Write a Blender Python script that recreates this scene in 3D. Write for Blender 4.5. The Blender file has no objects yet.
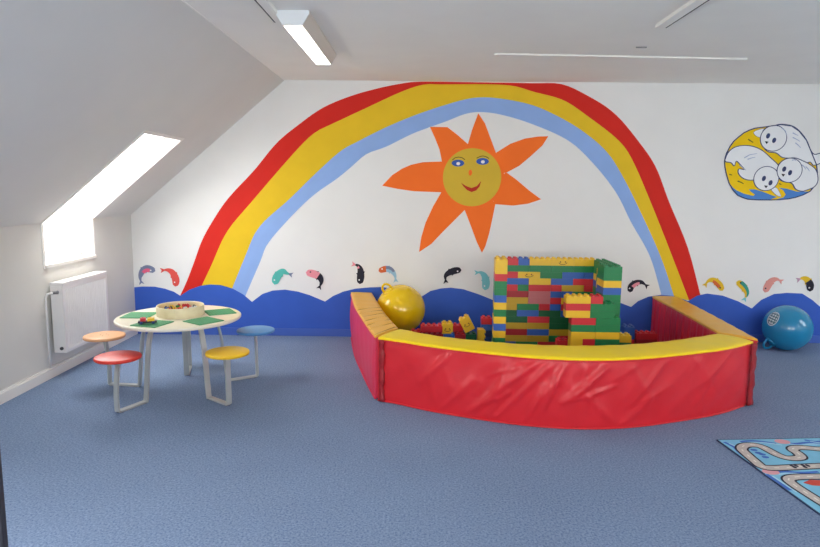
import bpy, bmesh, math, random
from mathutils import Vector, Matrix
C = bpy.context.scene.collection
SC = bpy.context.scene
PI = math.pi

# ------------------------------------------------------------------ camera, world, exposure, daylight
cam = bpy.data.objects.new('camera', bpy.data.cameras.new('camera'))
C.objects.link(cam)
cam.data.sensor_width = 36.0
cam.data.lens = 629.95 / 820 * 36.0
cam.data.clip_start = 0.05
m3 = Matrix(((0.999799,-0.012365,0.015751),(0.017288,0.136088,-0.990546),(0.010105,0.990620,0.136275)))
cam.matrix_world = Matrix.Translation((0, 0, 1.5051)) @ m3.to_4x4()
SC.camera = cam
SC.view_settings.view_transform = 'Standard'
SC.view_settings.look = 'None'
SC.view_settings.gamma = 1.0
SC.view_settings.use_curve_mapping = False
SC.view_settings.exposure = 0.52
SC.cycles.use_denoising = True
SC.cycles.max_bounces = 12
SC.cycles.diffuse_bounces = 8
SC.cycles.sample_clamp_indirect = 8.0

wd = bpy.data.worlds.new('sky'); SC.world = wd; wd.use_nodes = True
wd.node_tree.nodes['Background'].inputs[0].default_value = (1.0, 0.99, 0.97, 1)
wd.node_tree.nodes['Background'].inputs[1].default_value = 3.0

XL, XR, YB, YF = -2.8754, 5.6, 6.2186, -2.6       # left and right knee walls, mural wall, rear wall
KN, CE = 1.2016, 2.507                              # knee wall height, ceiling height
XSL, XSR = -1.3212, 4.046                         # where the slopes meet the ceiling
SLEN = math.hypot(XSL - XL, CE - KN)
SANG = math.atan2(CE - KN, XSL - XL)
LEFT_WINDOWS = [(4.75, 5.47), (1.1, 1.82), (-1.5, -0.78)]  # first is the seen window; the nearer ones are added, unseen, to let in daylight
ADDED_RIGHT_WINDOWS = [(3.9, 4.62), (1.5, 2.22), (-1.2, -0.48)]  # invented openings out of view, added to bring in daylight from the right
ADDED_REAR_WINDOWS = [(-0.9, 0.9), (1.9, 3.7)]  # invented openings behind the camera, added to bring in daylight
SILL, STOP = 0.88, 1.058                          # sill height, top of the opening measured up the slope
REAR_Z = (0.8, 2.2)

def area(name, loc, rot, sx, sy, radiance, col=(1, 1, 1)):
    l = bpy.data.lights.new(name, 'AREA'); l.shape = 'RECTANGLE'; l.size = sx; l.size_y = sy
    l.energy = radiance * PI * sx * sy; l.color = col
    o = bpy.data.objects.new(name, l); C.objects.link(o); o.location = loc; o.rotation_euler = rot
    return o
SKYCOL = (1.0, 0.985, 0.96)
L_LEFT, L_RIGHT, L_REAR = 11.5, 3.6, 6.2
for side, wins, L0 in ((-1, LEFT_WINDOWS, L_LEFT), (1, ADDED_RIGHT_WINDOWS, L_RIGHT)):  # daylight for the seen left window and for all the added ones
    for i, (y0, y1) in enumerate(wins):
        L = 5.2 if (side < 0 and i == 0) else L0
        xk = XL if side < 0 else XR
        s = STOP / 2
        px = xk - side * math.cos(SANG) * s + side * math.sin(SANG) * 0.2
        pz = KN + math.sin(SANG) * s + math.cos(SANG) * 0.2
        area('skylight_daylight', (px, (y0 + y1) / 2, pz), (0, side * SANG, 0), STOP + 0.15, y1 - y0 + .3, L, SKYCOL)
        area('window_daylight', (xk + side * 0.2, (y0 + y1) / 2, (SILL + KN) / 2 - .02), (0, side * PI / 2, 0), KN - SILL + .1, y1 - y0, L, SKYCOL)
for (x0, x1) in ADDED_REAR_WINDOWS:  # lamps outside the added rear openings
    area('rear_daylight', ((x0 + x1) / 2, YF - 0.2, sum(REAR_Z) / 2), (PI / 2, 0, 0), x1 - x0, REAR_Z[1] - REAR_Z[0], L_REAR, SKYCOL)

# ------------------------------------------------------------------ helpers
def lin(h):
    h = h.lstrip('#'); v = [int(h[i:i + 2], 16) / 255 for i in (0, 2, 4)]
    return tuple((c / 12.92 if c <= 0.04045 else ((c + 0.055) / 1.055) ** 2.4) for c in v) + (1.0,)

def mat(name, hexc, rough=0.55, var=0.0, vscale=8.0, bump=0.0, bscale=60.0, spec=0.5, metal=0.0, coat=0.0, hex2=None):
    m = bpy.data.materials.new(name); m.use_nodes = True
    nt = m.node_tree; b = nt.nodes['Principled BSDF']
    b.inputs['Roughness'].default_value = rough; b.inputs['Metallic'].default_value = metal
    b.inputs['Specular IOR Level'].default_value = spec; b.inputs['Coat Weight'].default_value = coat
    c = lin(hexc); b.inputs['Base Color'].default_value = c
    tc = nt.nodes.new('ShaderNodeTexCoord')
    if var or hex2:
        n = nt.nodes.new('ShaderNodeTexNoise'); n.inputs['Scale'].default_value = vscale; n.inputs['Detail'].default_value = 6
        r = nt.nodes.new('ShaderNodeValToRGB')
        r.color_ramp.elements[0].position = 0.3; r.color_ramp.elements[1].position = 0.7
        c2 = lin(hex2) if hex2 else c
        r.color_ramp.elements[0].color = tuple(x * (1 - var) for x in c[:3]) + (1,)
        r.color_ramp.elements[1].color = tuple(min(1, x * (1 + var)) for x in c2[:3]) + (1,)
        nt.links.new(tc.outputs['Object'], n.inputs['Vector']); nt.links.new(n.outputs['Fac'], r.inputs['Fac'])
        nt.links.new(r.outputs['Color'], b.inputs['Base Color'])
    if bump:
        n = nt.nodes.new('ShaderNodeTexNoise'); n.inputs['Scale'].default_value = bscale; n.inputs['Detail'].default_value = 4
        bp = nt.nodes.new('ShaderNodeBump'); bp.inputs['Strength'].default_value = bump; bp.inputs['Distance'].default_value = 0.01
        nt.links.new(tc.outputs['Object'], n.inputs['Vector']); nt.links.new(n.outputs['Fac'], bp.inputs['Height'])
        nt.links.new(bp.outputs['Normal'], b.inputs['Normal'])
    return m

def obj(name, bm, m, parent=None, smooth=False):
    me = bpy.data.meshes.new(name); bm.normal_update(); bm.to_mesh(me); bm.free()
    o = bpy.data.objects.new(name, me); C.objects.link(o)
    for x in (m if isinstance(m, (list, tuple)) else [m]): me.materials.append(x)
    if smooth:
        for p in me.polygons: p.use_smooth = True
    if parent is not None:
        o.parent = parent
    return o

def thing(name, label, cat, loc=(0, 0, 0), rz=0, group=None):
    o = bpy.data.objects.new(name, None); C.objects.link(o); o.location = loc; o.rotation_euler = (0, 0, rz)
    o.empty_display_size = 0.1
    return tag(o, label, cat, group)
def tag(o, label, cat, group=None):
    o['label'] = label; o['category'] = cat
    if group: o['group'] = group
    return o
def struct(name, bm, m, parent=None, smooth=False):
    o = obj(name, bm, m, parent, smooth); o['kind'] = 'structure'; return o

def add_box(bm, x0, x1, y0, y1, z0, z1, bev=0.0, M=None, mi=0):
    vs = [bm.verts.new((x, y, z)) for x in (x0, x1) for y in (y0, y1) for z in (z0, z1)]
    F = [(0, 1, 3, 2), (4, 6, 7, 5), (0, 4, 5, 1), (2, 3, 7, 6), (0, 2, 6, 4), (1, 5, 7, 3)]
    fs = [bm.faces.new([vs[i] for i in f]) for f in F]
    for f in fs: f.material_index = mi
    if bev > 0:
        es = list({e for f in fs for e in f.edges})
        r = bmesh.ops.bevel(bm, geom=es, offset=bev, segments=2, affect='EDGES', profile=0.5)
        vs = list({v for f in r['faces'] for v in f.verts} | {v for v in vs if v.is_valid})
        for f in r['faces']: f.material_index = mi
    if M is not None:
        bmesh.ops.transform(bm, matrix=M, verts=[v for v in vs if v.is_valid])
    return vs

def add_cyl(bm, p0, p1, r0, r1=None, n=24, cap=True):
    r1 = r0 if r1 is None else r1
    p0, p1 = Vector(p0), Vector(p1); d = (p1 - p0).normalized()
    a = d.orthogonal().normalized(); b = d.cross(a)
    A, B = [], []
    for i in range(n):
        t = 2 * PI * i / n; v = a * math.cos(t) + b * math.sin(t)
        A.append(bm.verts.new(p0 + v * r0)); B.append(bm.verts.new(p1 + v * r1))
    for i in range(n):
        bm.faces.new((A[i], A[(i + 1) % n], B[(i + 1) % n], B[i]))
    if cap:
        bm.faces.new(A[::-1]); bm.faces.new(B)

def add_tube(bm, pts, r, n=10, closed=False):
    pts = [Vector(p) for p in pts]; rings = []; N = len(pts); prev = None
    for i, p in enumerate(pts):
        a = pts[(i - 1) % N] if (closed or i > 0) else p
        b = pts[(i + 1) % N] if (closed or i < N - 1) else p
        d = (b - a).normalized()
        u = d.orthogonal().normalized() if prev is None else (prev - d * prev.dot(d)).normalized()
        prev = u; w = d.cross(u)
        rings.append([bm.verts.new(p + (u * math.cos(2 * PI * k / n) + w * math.sin(2 * PI * k / n)) * r) for k in range(n)])
    rng = range(N) if closed else range(N - 1)
    for i in rng:
        A, B = rings[i], rings[(i + 1) % N]
        for k in range(n):
            bm.faces.new((A[k], A[(k + 1) % n], B[(k + 1) % n], B[k]))
    if not closed:
        bm.faces.new(rings[0][::-1]); bm.faces.new(rings[-1])

def add_lathe(bm, prof, n=48, M=None):
    rings = []; vs = []
    for (r, z) in prof:
        if r < 1e-6:
            v = bm.verts.new((0, 0, z)); rings.append([v]); vs.append(v)
        else:
            ring = [bm.verts.new((r * math.cos(2 * PI * k / n), r * math.sin(2 * PI * k / n), z)) for k in range(n)]
            rings.append(ring); vs += ring
    for A, B in zip(rings, rings[1:]):
        for k in range(n):
            if len(A) == 1 and len(B) == 1: continue
            if len(A) == 1: bm.faces.new((A[0], B[(k + 1) % n], B[k]))
            elif len(B) == 1: bm.faces.new((A[k], A[(k + 1) % n], B[0]))
            else: bm.faces.new((A[k], A[(k + 1) % n], B[(k + 1) % n], B[k]))
    bmesh.ops.recalc_face_normals(bm, faces=bm.faces[:])
    if M is not None: bmesh.ops.transform(bm, matrix=M, verts=vs)

def catmull(pts, sub=6, closed=False):
    P = [Vector(p) for p in pts]; out = []; n = len(P)
    for i in range(n if closed else n - 1):
        if closed: a, b, c, d = P[(i - 1) % n], P[i], P[(i + 1) % n], P[(i + 2) % n]
        else: a, b, c, d = P[max(i - 1, 0)], P[i], P[i + 1], P[min(i + 2, n - 1)]
        for k in range(sub):
            t = k / sub
            out.append(0.5 * ((2 * b) + (c - a) * t + (2 * a - 5 * b + 4 * c - d) * t * t + (3 * b - a - 3 * c + d) * t ** 3))
    if not closed: out.append(P[-1])
    return out

def resample(pts, n):
    P = [Vector(p) for p in pts]; L = [0]
    for a, b in zip(P, P[1:]): L.append(L[-1] + (b - a).length)
    out = []; j = 0
    for i in range(n):
        t = L[-1] * i / (n - 1)
        while j < len(P) - 2 and L[j + 1] < t: j += 1
        f = (t - L[j]) / max(1e-9, L[j + 1] - L[j]); out.append(P[j].lerp(P[j + 1], min(1, f)))
    return out

# painted shapes on the mural wall: thin solid films of paint, each layer a little thicker than the one below
FILM = 0.0012
def add_film(bm, pts, layer):
    vs = []
    for p in pts:
        if not vs or (Vector((p[0], p[1])) - Vector((vs[-1].co.x, vs[-1].co.z))).length > 1e-4:
            vs.append(bm.verts.new((p[0], YB - FILM * layer, p[1])))
    f = bm.faces.new(vs)
    f.normal_update()
    if f.normal.y > 0: f.normal_flip()
    ed = list(f.edges); front = f
    back = {v: bm.verts.new((v.co.x, YB - (.0002 if layer < 2 else .0014), v.co.z)) for v in vs}
    n = len(vs); loop = [l.vert for l in f.loops]
    for i in range(n):
        a, b = loop[i], loop[(i + 1) % n]
        bm.faces.new((b, a, back[a], back[b]))
    bmesh.ops.triangulate(bm, faces=[front], ngon_method='EAR_CLIP')
def film(name, pts, layer, m, parent=None):
    bm = bmesh.new(); add_film(bm, pts, layer); return obj(name, bm, m, parent)
def ribbon_pts(pts, w0, w1=None):
    P = [Vector((p[0], p[1])) for p in pts]; w1 = w0 if w1 is None else w1; A, B = [], []
    for i, p in enumerate(P):
        d = (P[min(i + 1, len(P) - 1)] - P[max(i - 1, 0)]).normalized(); nrm = Vector((-d.y, d.x))
        w = w0 + (w1 - w0) * i / max(1, len(P) - 1)
        A.append(p + nrm * w / 2); B.append(p - nrm * w / 2)
    return A + B[::-1]
def add_ring(bm, pts, w, layer):
    """closed outline of width w, quad by quad"""
    P = [Vector((p[0], p[1])) for p in pts]; n = len(P); O, I = [], []
    for i in range(n):
        d = (P[(i + 1) % n] - P[i - 1]).normalized(); nr = Vector((-d.y, d.x))
        for L, s in ((O, .5), (I, -.5)):
            q = P[i] + nr * w * s; L.append((bm.verts.new((q.x, YB - FILM * layer, q.y)), bm.verts.new((q.x, YB - .0014, q.y))))
    for i in range(n):
        j = (i + 1) % n
        bm.faces.new((O[i][0], O[j][0], I[j][0], I[i][0])); bm.faces.new((O[i][0], O[i][1], O[j][1], O[j][0])); bm.faces.new((I[i][0], I[j][0], I[j][1], I[i][1]))
    bmesh.ops.recalc_face_normals(bm, faces=bm.faces[:])
def ell(cx, cz, rx, rz, n=28, a=0.0):
    return [(cx + rx * math.cos(t) * math.cos(a) - rz * math.sin(t) * math.sin(a), cz + rx * math.cos(t) * math.sin(a) + rz * math.sin(t) * math.cos(a)) for t in (2 * PI * k / n for k in range(n))]

# ------------------------------------------------------------------ materials
M = {}
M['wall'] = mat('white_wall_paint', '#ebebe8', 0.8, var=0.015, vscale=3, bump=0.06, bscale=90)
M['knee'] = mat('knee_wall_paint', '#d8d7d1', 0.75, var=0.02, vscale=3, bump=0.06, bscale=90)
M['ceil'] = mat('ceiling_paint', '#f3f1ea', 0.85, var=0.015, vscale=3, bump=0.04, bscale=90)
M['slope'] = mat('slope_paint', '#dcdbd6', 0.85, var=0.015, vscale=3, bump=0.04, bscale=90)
M['trim'] = mat('white_gloss_trim', '#eceae4', 0.45)
M['bluetrim'] = mat('blue_painted_skirting', '#3f62b8', 0.5)
M['glassframe'] = mat('window_frame_white', '#f2f2f0', 0.4)
M['radiator'] = mat('radiator_enamel', '#eceae8', 0.35)
M['darkgrey'] = mat('dark_plastic', '#4a4a4e', 0.5)
M['black'] = mat('black_slot', '#1a1a1c', 0.6)
M['lampwhite'] = mat('lamp_housing', '#e4e8ea', 0.45)
M['navyboard'] = mat('navy_board', '#22232f', 0.7, bump=0.1)

def carpet_mat():
    m = bpy.data.materials.new('blue_loop_carpet'); m.use_nodes = True; nt = m.node_tree; b = nt.nodes['Principled BSDF']
    b.inputs['Roughness'].default_value = 0.95; b.inputs['Specular IOR Level'].default_value = 0.15
    tc = nt.nodes.new('ShaderNodeTexCoord')
    n1 = nt.nodes.new('ShaderNodeTexNoise'); n1.inputs['Scale'].default_value = 95; n1.inputs['Detail'].default_value = 4; n1.inputs['Roughness'].default_value = .7
    n2 = nt.nodes.new('ShaderNodeTexNoise'); n2.inputs['Scale'].default_value = 1.3; n2.inputs['Detail'].default_value = 4
    r1 = nt.nodes.new('ShaderNodeValToRGB')
    r1.color_ramp.elements[0].position = .34; r1.color_ramp.elements[0].color = lin('#5c7294')
    r1.color_ramp.elements[1].position = .66; r1.color_ramp.elements[1].color = lin('#94a7c3')
    r2 = nt.nodes.new('ShaderNodeValToRGB')
    r2.color_ramp.elements[0].position = .3; r2.color_ramp.elements[0].color = (.9, .9, .91, 1)
    r2.color_ramp.elements[1].position = .7; r2.color_ramp.elements[1].color = (1, 1, 1, 1)
    mx = nt.nodes.new('ShaderNodeMix'); mx.data_type = 'RGBA'; mx.blend_type = 'MULTIPLY'; mx.inputs[0].default_value = 1
    for n in (n1, n2): nt.links.new(tc.outputs['Object'], n.inputs['Vector'])
    nt.links.new(n1.outputs['Fac'], r1.inputs['Fac']); nt.links.new(n2.outputs['Fac'], r2.inputs['Fac'])
    nt.links.new(r1.outputs['Color'], mx.inputs[6]); nt.links.new(r2.outputs['Color'], mx.inputs[7])
    nt.links.new(mx.outputs[2], b.inputs['Base Color'])
    n3 = nt.nodes.new('ShaderNodeTexNoise'); n3.inputs['Scale'].default_value = 260
    bp = nt.nodes.new('ShaderNodeBump'); bp.inputs['Strength'].default_value = .5; bp.inputs['Distance'].default_value = .004
    nt.links.new(tc.outputs['Object'], n3.inputs['Vector']); nt.links.new(n3.outputs['Fac'], bp.inputs['Height']); nt.links.new(bp.outputs['Normal'], b.inputs['Normal'])
    return m
M['carpet'] = carpet_mat()
def glass_mat():
    m = bpy.data.materials.new('window_glass'); m.use_nodes = True; nt = m.node_tree
    nt.nodes.remove(nt.nodes['Principled BSDF']); out = nt.nodes['Material Output']
    t = nt.nodes.new('ShaderNodeBsdfTransparent'); g = nt.nodes.new('ShaderNodeBsdfGlossy'); g.inputs['Roughness'].default_value = .02
    mx = nt.nodes.new('ShaderNodeMixShader'); mx.inputs[0].default_value = .06
    nt.links.new(t.outputs[0], mx.inputs[1]); nt.links.new(g.outputs[0], mx.inputs[2]); nt.links.new(mx.outputs[0], out.inputs[0])
    return m
M['glass'] = glass_mat()
def emit_mat(name, col, s):
    m = bpy.data.materials.new(name); m.use_nodes = True; b = m.node_tree.nodes['Principled BSDF']
    b.inputs['Base Color'].default_value = (.9, .9, .88, 1); b.inputs['Emission Color'].default_value = col; b.inputs['Emission Strength'].default_value = s
    return m
M['tube'] = emit_mat('lit_lamp_diffuser', (1, .96, .88, 1), 5.0)

# ------------------------------------------------------------------ room shell
T = 0.15
bm = bmesh.new(); add_box(bm, XL - T, XR + T, YF - T, YB + T, -0.1, 0); struct('floor', bm, M['carpet'])
bm = bmesh.new(); add_box(bm, XSL, XSR, YF - T, YB + T, CE, CE + 0.12); struct('ceiling', bm, M['ceil'])

def prism_y(bm, pts, y0, y1):
    A = [bm.verts.new((x, y0, z)) for x, z in pts]; B = [bm.verts.new((x, y1, z)) for x, z in pts]; n = len(pts)
    bm.faces.new(A); bm.faces.new(B[::-1])
    for i in range(n): bm.faces.new((A[i], B[i], B[(i + 1) % n], A[(i + 1) % n]))
    bmesh.ops.recalc_face_normals(bm, faces=bm.faces[:])
bm = bmesh.new()
prism_y(bm, [(XL - T, 0), (XR + T, 0), (XR + T, KN), (XSR, CE + .1), (XSL, CE + .1), (XL - T, KN)], YB, YB + T)
struct('wall_back', bm, M['wall'])
bm = bmesh.new()
prism_y(bm, [(XL - T, 0), (ADDED_REAR_WINDOWS[0][0], 0), (ADDED_REAR_WINDOWS[0][0], CE), (XSL, CE), (XL - T, KN)], YF - T, YF)
prism_y(bm, [(XR + T, 0), (XR + T, KN), (XSR, CE), (ADDED_REAR_WINDOWS[1][1], CE), (ADDED_REAR_WINDOWS[1][1], 0)], YF - T, YF)
add_box(bm, ADDED_REAR_WINDOWS[0][1], ADDED_REAR_WINDOWS[1][0], YF - T, YF, 0, CE)
for (x0, x1) in ADDED_REAR_WINDOWS:
    add_box(bm, x0, x1, YF - T, YF, 0, REAR_Z[0]); add_box(bm, x0, x1, YF - T, YF, REAR_Z[1], CE)
struct('wall_rear', bm, M['wall'])

def gaps(wins):
    ys = sorted(wins); out = []; y = YF
    for a, b in ys: out.append((y, a)); y = b
    out.append((y, YB)); return out
for side, wins, nm in ((-1, LEFT_WINDOWS, 'left'), (1, ADDED_RIGHT_WINDOWS, 'right')):
    xk = XL if side < 0 else XR
    xa, xb = (xk - T, xk) if side < 0 else (xk, xk + T)
    bm = bmesh.new()
    for (y0, y1) in gaps(wins): add_box(bm, xa, xb, y0, y1, 0, KN)
    for (y0, y1) in wins: add_box(bm, xa, xb, y0, y1, 0, SILL)
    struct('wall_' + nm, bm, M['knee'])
    bm = bmesh.new()
    R = Matrix.Translation((xk, 0, KN)) @ Matrix.Rotation(side * SANG if side > 0 else -SANG, 4, 'Y')
    sx = -side
    def slab(s0, s1, y0, y1):
        a, b = sorted((sx * s0, sx * s1)); add_box(bm, a, b, y0, y1, 0, T, 0, R)
    for (y0, y1) in gaps(wins): slab(0, SLEN, y0, y1)
    for (y0, y1) in wins: slab(STOP, SLEN, y0, y1)
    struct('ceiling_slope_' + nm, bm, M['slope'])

wn = 0
def window_set(side, y0, y1):
    global wn
    wn += 1
    xk = XL if side < 0 else XR
    R = Matrix.Translation((xk, 0, KN)) @ Matrix.Rotation(side * SANG if side > 0 else -SANG, 4, 'Y')
    sx = -side; f = 0.02
    bm = bmesh.new()
    def sb(s0, s1, a, b, z0, z1):
        p, q = sorted((sx * s0, sx * s1)); add_box(bm, p, q, a, b, z0, z1, 0, R)
    z0, z1 = 0.10, 0.145
    sb(0.0, STOP, y0, y0 + f, z0, z1); sb(0.0, STOP, y1 - f, y1, z0, z1); sb(STOP - f, STOP, y0, y1, z0, z1)
    xo = xk + side * 0.10; xo2 = xk + side * 0.145
    a, b = sorted((xo, xo2))
    add_box(bm, a, b, y0, y0 + f, SILL, KN); add_box(bm, a, b, y1 - f, y1, SILL, KN); add_box(bm, a, b, y0, y1, SILL, SILL + f)
    w = struct('window_%d' % wn, bm, M['glassframe'])
    bm = bmesh.new()
    p, q = sorted((0, sx * (STOP - f))); add_box(bm, p, q, y0 + f, y1 - f, .12, .126, 0, R)
    g = obj('skylight_pane', bm, M['glass'], w)
    bm = bmesh.new(); a, b = sorted((xk + side * .12, xk + side * .126)); add_box(bm, a, b, y0 + f, y1 - f, SILL + f, KN)
    obj('lower_pane', bm, M['glass'], w)
    # thin white trim around the opening, on the room side
    bm = bmesh.new(); t = 0.028; th = 0.006
    def tb(s0, s1, a, b):
        p, q = sorted((sx * s0, sx * s1)); add_box(bm, p, q, a, b, -th, 0.004, 0, R)
    tb(0.01, STOP + t, y0 - t, y0); tb(0.01, STOP + t, y1, y1 + t); tb(STOP, STOP + t, y0, y1)
    a, b = sorted((xk - side * th, xk + side * .004))
    add_box(bm, a, b, y0 - t, y0, SILL - t, KN); add_box(bm, a, b, y1, y1 + t, SILL - t, KN)
    obj('window_trim', bm, M['trim'], w)
    bm = bmesh.new(); a, b = sorted((xk - side * .018, xk + side * .10)); add_box(bm, a, b, y0 - .02, y1 + .02, SILL - .022, SILL + .004, .003)
    obj('window_sill', bm, M['trim'], w)
for y0, y1 in LEFT_WINDOWS: window_set(-1, y0, y1)
for y0, y1 in ADDED_RIGHT_WINDOWS: window_set(1, y0, y1)  # added windows, out of view
for (x0, x1) in ADDED_REAR_WINDOWS:  # frames and panes of the added windows behind the camera
    wn += 1; bm = bmesh.new(); f = .05
    for a, b, c, d in ((x0, x1, REAR_Z[0], REAR_Z[0] + f), (x0, x1, REAR_Z[1] - f, REAR_Z[1]), (x0, x0 + f, *REAR_Z), (x1 - f, x1, *REAR_Z), ((x0 + x1) / 2 - f / 2, (x0 + x1) / 2 + f / 2, *REAR_Z)):
        add_box(bm, a, b, YF - .11, YF - .05, c, d)
    w = struct('window_%d' % wn, bm, M['glassframe'])
    bm = bmesh.new(); add_box(bm, x0 + f, x1 - f, YF - .085, YF - .08, REAR_Z[0] + f, REAR_Z[1] - f); obj('window_pane', bm, M['glass'], w)

# skirtings
bm = bmesh.new(); add_box(bm, XL, XL + .02, YF, YB, 0, .072); add_box(bm, XL, XL + .012, YF, YB, .072, .085); struct('baseboard_left', bm, M['trim'])
bm = bmesh.new(); add_box(bm, XL + .02, XR - .02, YB - .016, YB, 0, .075, .003); struct('baseboard_back', bm, M['bluetrim'])
bm = bmesh.new(); add_box(bm, XR - .02, XR, YF, YB, 0, .085); struct('baseboard_right', bm, M['trim'])
bm = bmesh.new(); add_box(bm, XSL - .006, XSL + .006, YF, YB, CE - .004, CE + .003); struct('trim_1', bm, M['ceil'])

# ------------------------------------------------------------------ mural: waves, rainbow, sun
P_ = lambda n, h, r=.6, **k: mat(n, h, r, var=.03, vscale=5, spec=.18, **k)
M['mblue'] = P_('mural_blue', '#3c62c0'); M['mred'] = P_('mural_red', '#d82a20'); M['myel'] = P_('mural_yellow', '#ecc528')
M['msky'] = P_('mural_light_blue', '#93b4ea'); M['morange'] = P_('mural_orange', '#ff7628'); M['msun'] = P_('mural_sun_yellow', '#d8b63a')
M['mwhite'] = P_('mural_white', '#f0f0ee'); M['mdark'] = P_('mural_dark', '#26242c'); M['mnavy'] = P_('mural_navy', '#3a466e')
M['meye'] = P_('mural_eye_blue', '#3f62b4'); M['mlip'] = P_('mural_lip_red', '#b5301f'); M['mbrow'] = P_('mural_brow', '#6d6022')

wave_px_top = [(-2.878, 0.475), (-2.790, 0.484), (-2.668, 0.484), (-2.564, 0.465), (-2.474, 0.435), (-2.412, 0.395), (-2.316, 0.458), (-2.209, 0.498), (-2.104, 0.514), (-1.999, 0.509), (-1.876, 0.474), (-1.774, 0.417), (-1.687, 0.342), (-1.581, 0.423), (-1.475, 0.460), (-1.349, 0.471), (-1.224, 0.453), (-1.101, 0.417), (-0.950, 0.355), (-0.869, 0.412), (-0.765, 0.459), (-0.640, 0.490), (-0.498, 0.505), (-0.368, 0.510), (-0.237, 0.486), (-0.117, 0.442), (-0.031, 0.377), (0.021, 0.419), (0.107, 0.476), (0.210, 0.503), (0.312, 0.512), (0.436, 0.498), (0.593, 0.448), (0.750, 0.386), (0.916, 0.314), (1.043, 0.407), (1.200, 0.464), (1.358, 0.492), (1.546, 0.489), (1.796, 0.447), (1.978, 0.389), (2.110, 0.341), (2.176, 0.401), (2.276, 0.447), (2.399, 0.467), (2.528, 0.457), (2.670, 0.408), (2.755, 0.464), (2.852, 0.486), (3.008, 0.467), (3.163, 0.412), (3.303, 0.342), (3.388, 0.428), (3.511, 0.490), (3.634, 0.503), (3.785, 0.498), (3.892, 0.434), (3.995, 0.350)]
wave_px_top[0] = (XL + .002, wave_px_top[0][1])
x = wave_px_top[-1][0]; zb = wave_px_top[-1][1]
while x < XR - 1.0:
    for k in range(1, 9):
        wave_px_top.append((x + .9 * k / 8, zb + .13 * math.sin(PI * k / 8)))
    x += .9
wave_px_top.append((XR - .004, zb + .08))
bm = bmesh.new()
A = [(bm.verts.new((x, YB - FILM * 3, z)), bm.verts.new((x, YB - FILM * 3, .073)), bm.verts.new((x, YB - .0018, z))) for x, z in wave_px_top]
for a, b in zip(A, A[1:]):
    bm.faces.new((a[1], b[1], b[0], a[0])); bm.faces.new((a[0], b[0], b[2], a[2]))
tag(obj('wave_mural', bm, M['mblue']), 'band of royal blue painted waves along the bottom of the mural wall', 'mural')

R0 = [(-2.431, 0.361), (-2.344, 0.535), (-2.260, 0.735), (-2.162, 0.977), (-2.000, 1.240), (-1.869, 1.408), (-1.632, 1.653), (-1.412, 1.912), (-1.195, 2.088), (-0.957, 2.251), (-0.674, 2.368), (-0.393, 2.445), (-0.194, 2.484), (-0.060, 2.501), (0.169, 2.503), (0.742, 2.499), (1.075, 2.496), (1.322, 2.491), (1.550, 2.400), (1.839, 2.227), (2.096, 1.952), (2.271, 1.715), (2.414, 1.394), (2.629, 0.944), (2.783, 0.484), (2.807, 0.420)]
R1 = [(-2.253, 0.384), (-2.190, 0.502), (-2.083, 0.715), (-1.920, 1.046), (-1.651, 1.361), (-1.381, 1.667), (-1.174, 1.892), (-1.030, 2.020), (-0.864, 2.102), (-0.533, 2.255), (-0.206, 2.405), (0.004, 2.474), (0.170, 2.478), (0.647, 2.482), (0.885, 2.467), (1.065, 2.416), (1.353, 2.341), (1.601, 2.186), (1.894, 1.972), (2.046, 1.774), (2.255, 1.351), (2.444, 0.942), (2.679, 0.418)]
R2 = [(-1.924, 0.378), (-1.881, 0.483), (-1.751, 0.785), (-1.601, 1.093), (-1.302, 1.365), (-1.034, 1.623), (-0.794, 1.837), (-0.628, 1.931), (-0.345, 2.073), (-0.062, 2.191), (0.221, 2.287), (0.411, 2.340), (0.555, 2.361), (0.746, 2.351), (1.034, 2.299), (1.279, 2.202), (1.526, 2.067), (1.779, 1.870), (1.953, 1.630), (2.135, 1.308), (2.367, 0.857), (2.526, 0.460), (2.541, 0.416)]
R3 = [(-1.768, 0.359), (-1.750, 0.407), (-1.598, 0.743), (-1.489, 0.968), (-1.110, 1.367), (-0.820, 1.579), (-0.675, 1.698), (-0.533, 1.817), (-0.344, 1.888), (-0.108, 2.006), (0.057, 2.070), (0.243, 2.137), (0.414, 2.204), (0.558, 2.224), (0.750, 2.203), (1.041, 2.122), (1.410, 1.966), (1.663, 1.749), (1.901, 1.469), (2.060, 1.186), (2.264, 0.855), (2.398, 0.479), (2.417, 0.415)]
rb = thing('rainbow_mural', 'big painted rainbow arch of red, yellow and light blue bands on the white wall', 'mural', (0, 0, 0))
def band(name, a, b, m, layer):
    A = resample(catmull([(x, z) for x, z in a], 4), 110); B = resample(catmull([(x, z) for x, z in b], 4), 110)
    bm = bmesh.new(); rows = []
    for p, q in zip(A, B):
        rows.append([bm.verts.new((v[0], y, v[1])) for v in (p, q) for y in (YB - FILM * layer, YB - .0002)])
    for r, s in zip(rows, rows[1:]):
        bm.faces.new((r[0], r[2], s[2], s[0])); bm.faces.new((r[0], s[0], s[1], r[1])); bm.faces.new((r[2], r[3], s[3], s[2]))
    bmesh.ops.recalc_face_normals(bm, faces=bm.faces[:])
    return obj(name, bm, m, rb)
band('red_band', R0, R1, M['mred'], 1); band('yellow_band', R1, R2, M['myel'], 1); band('blue_band', R2, R3, M['msky'], 1)

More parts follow.
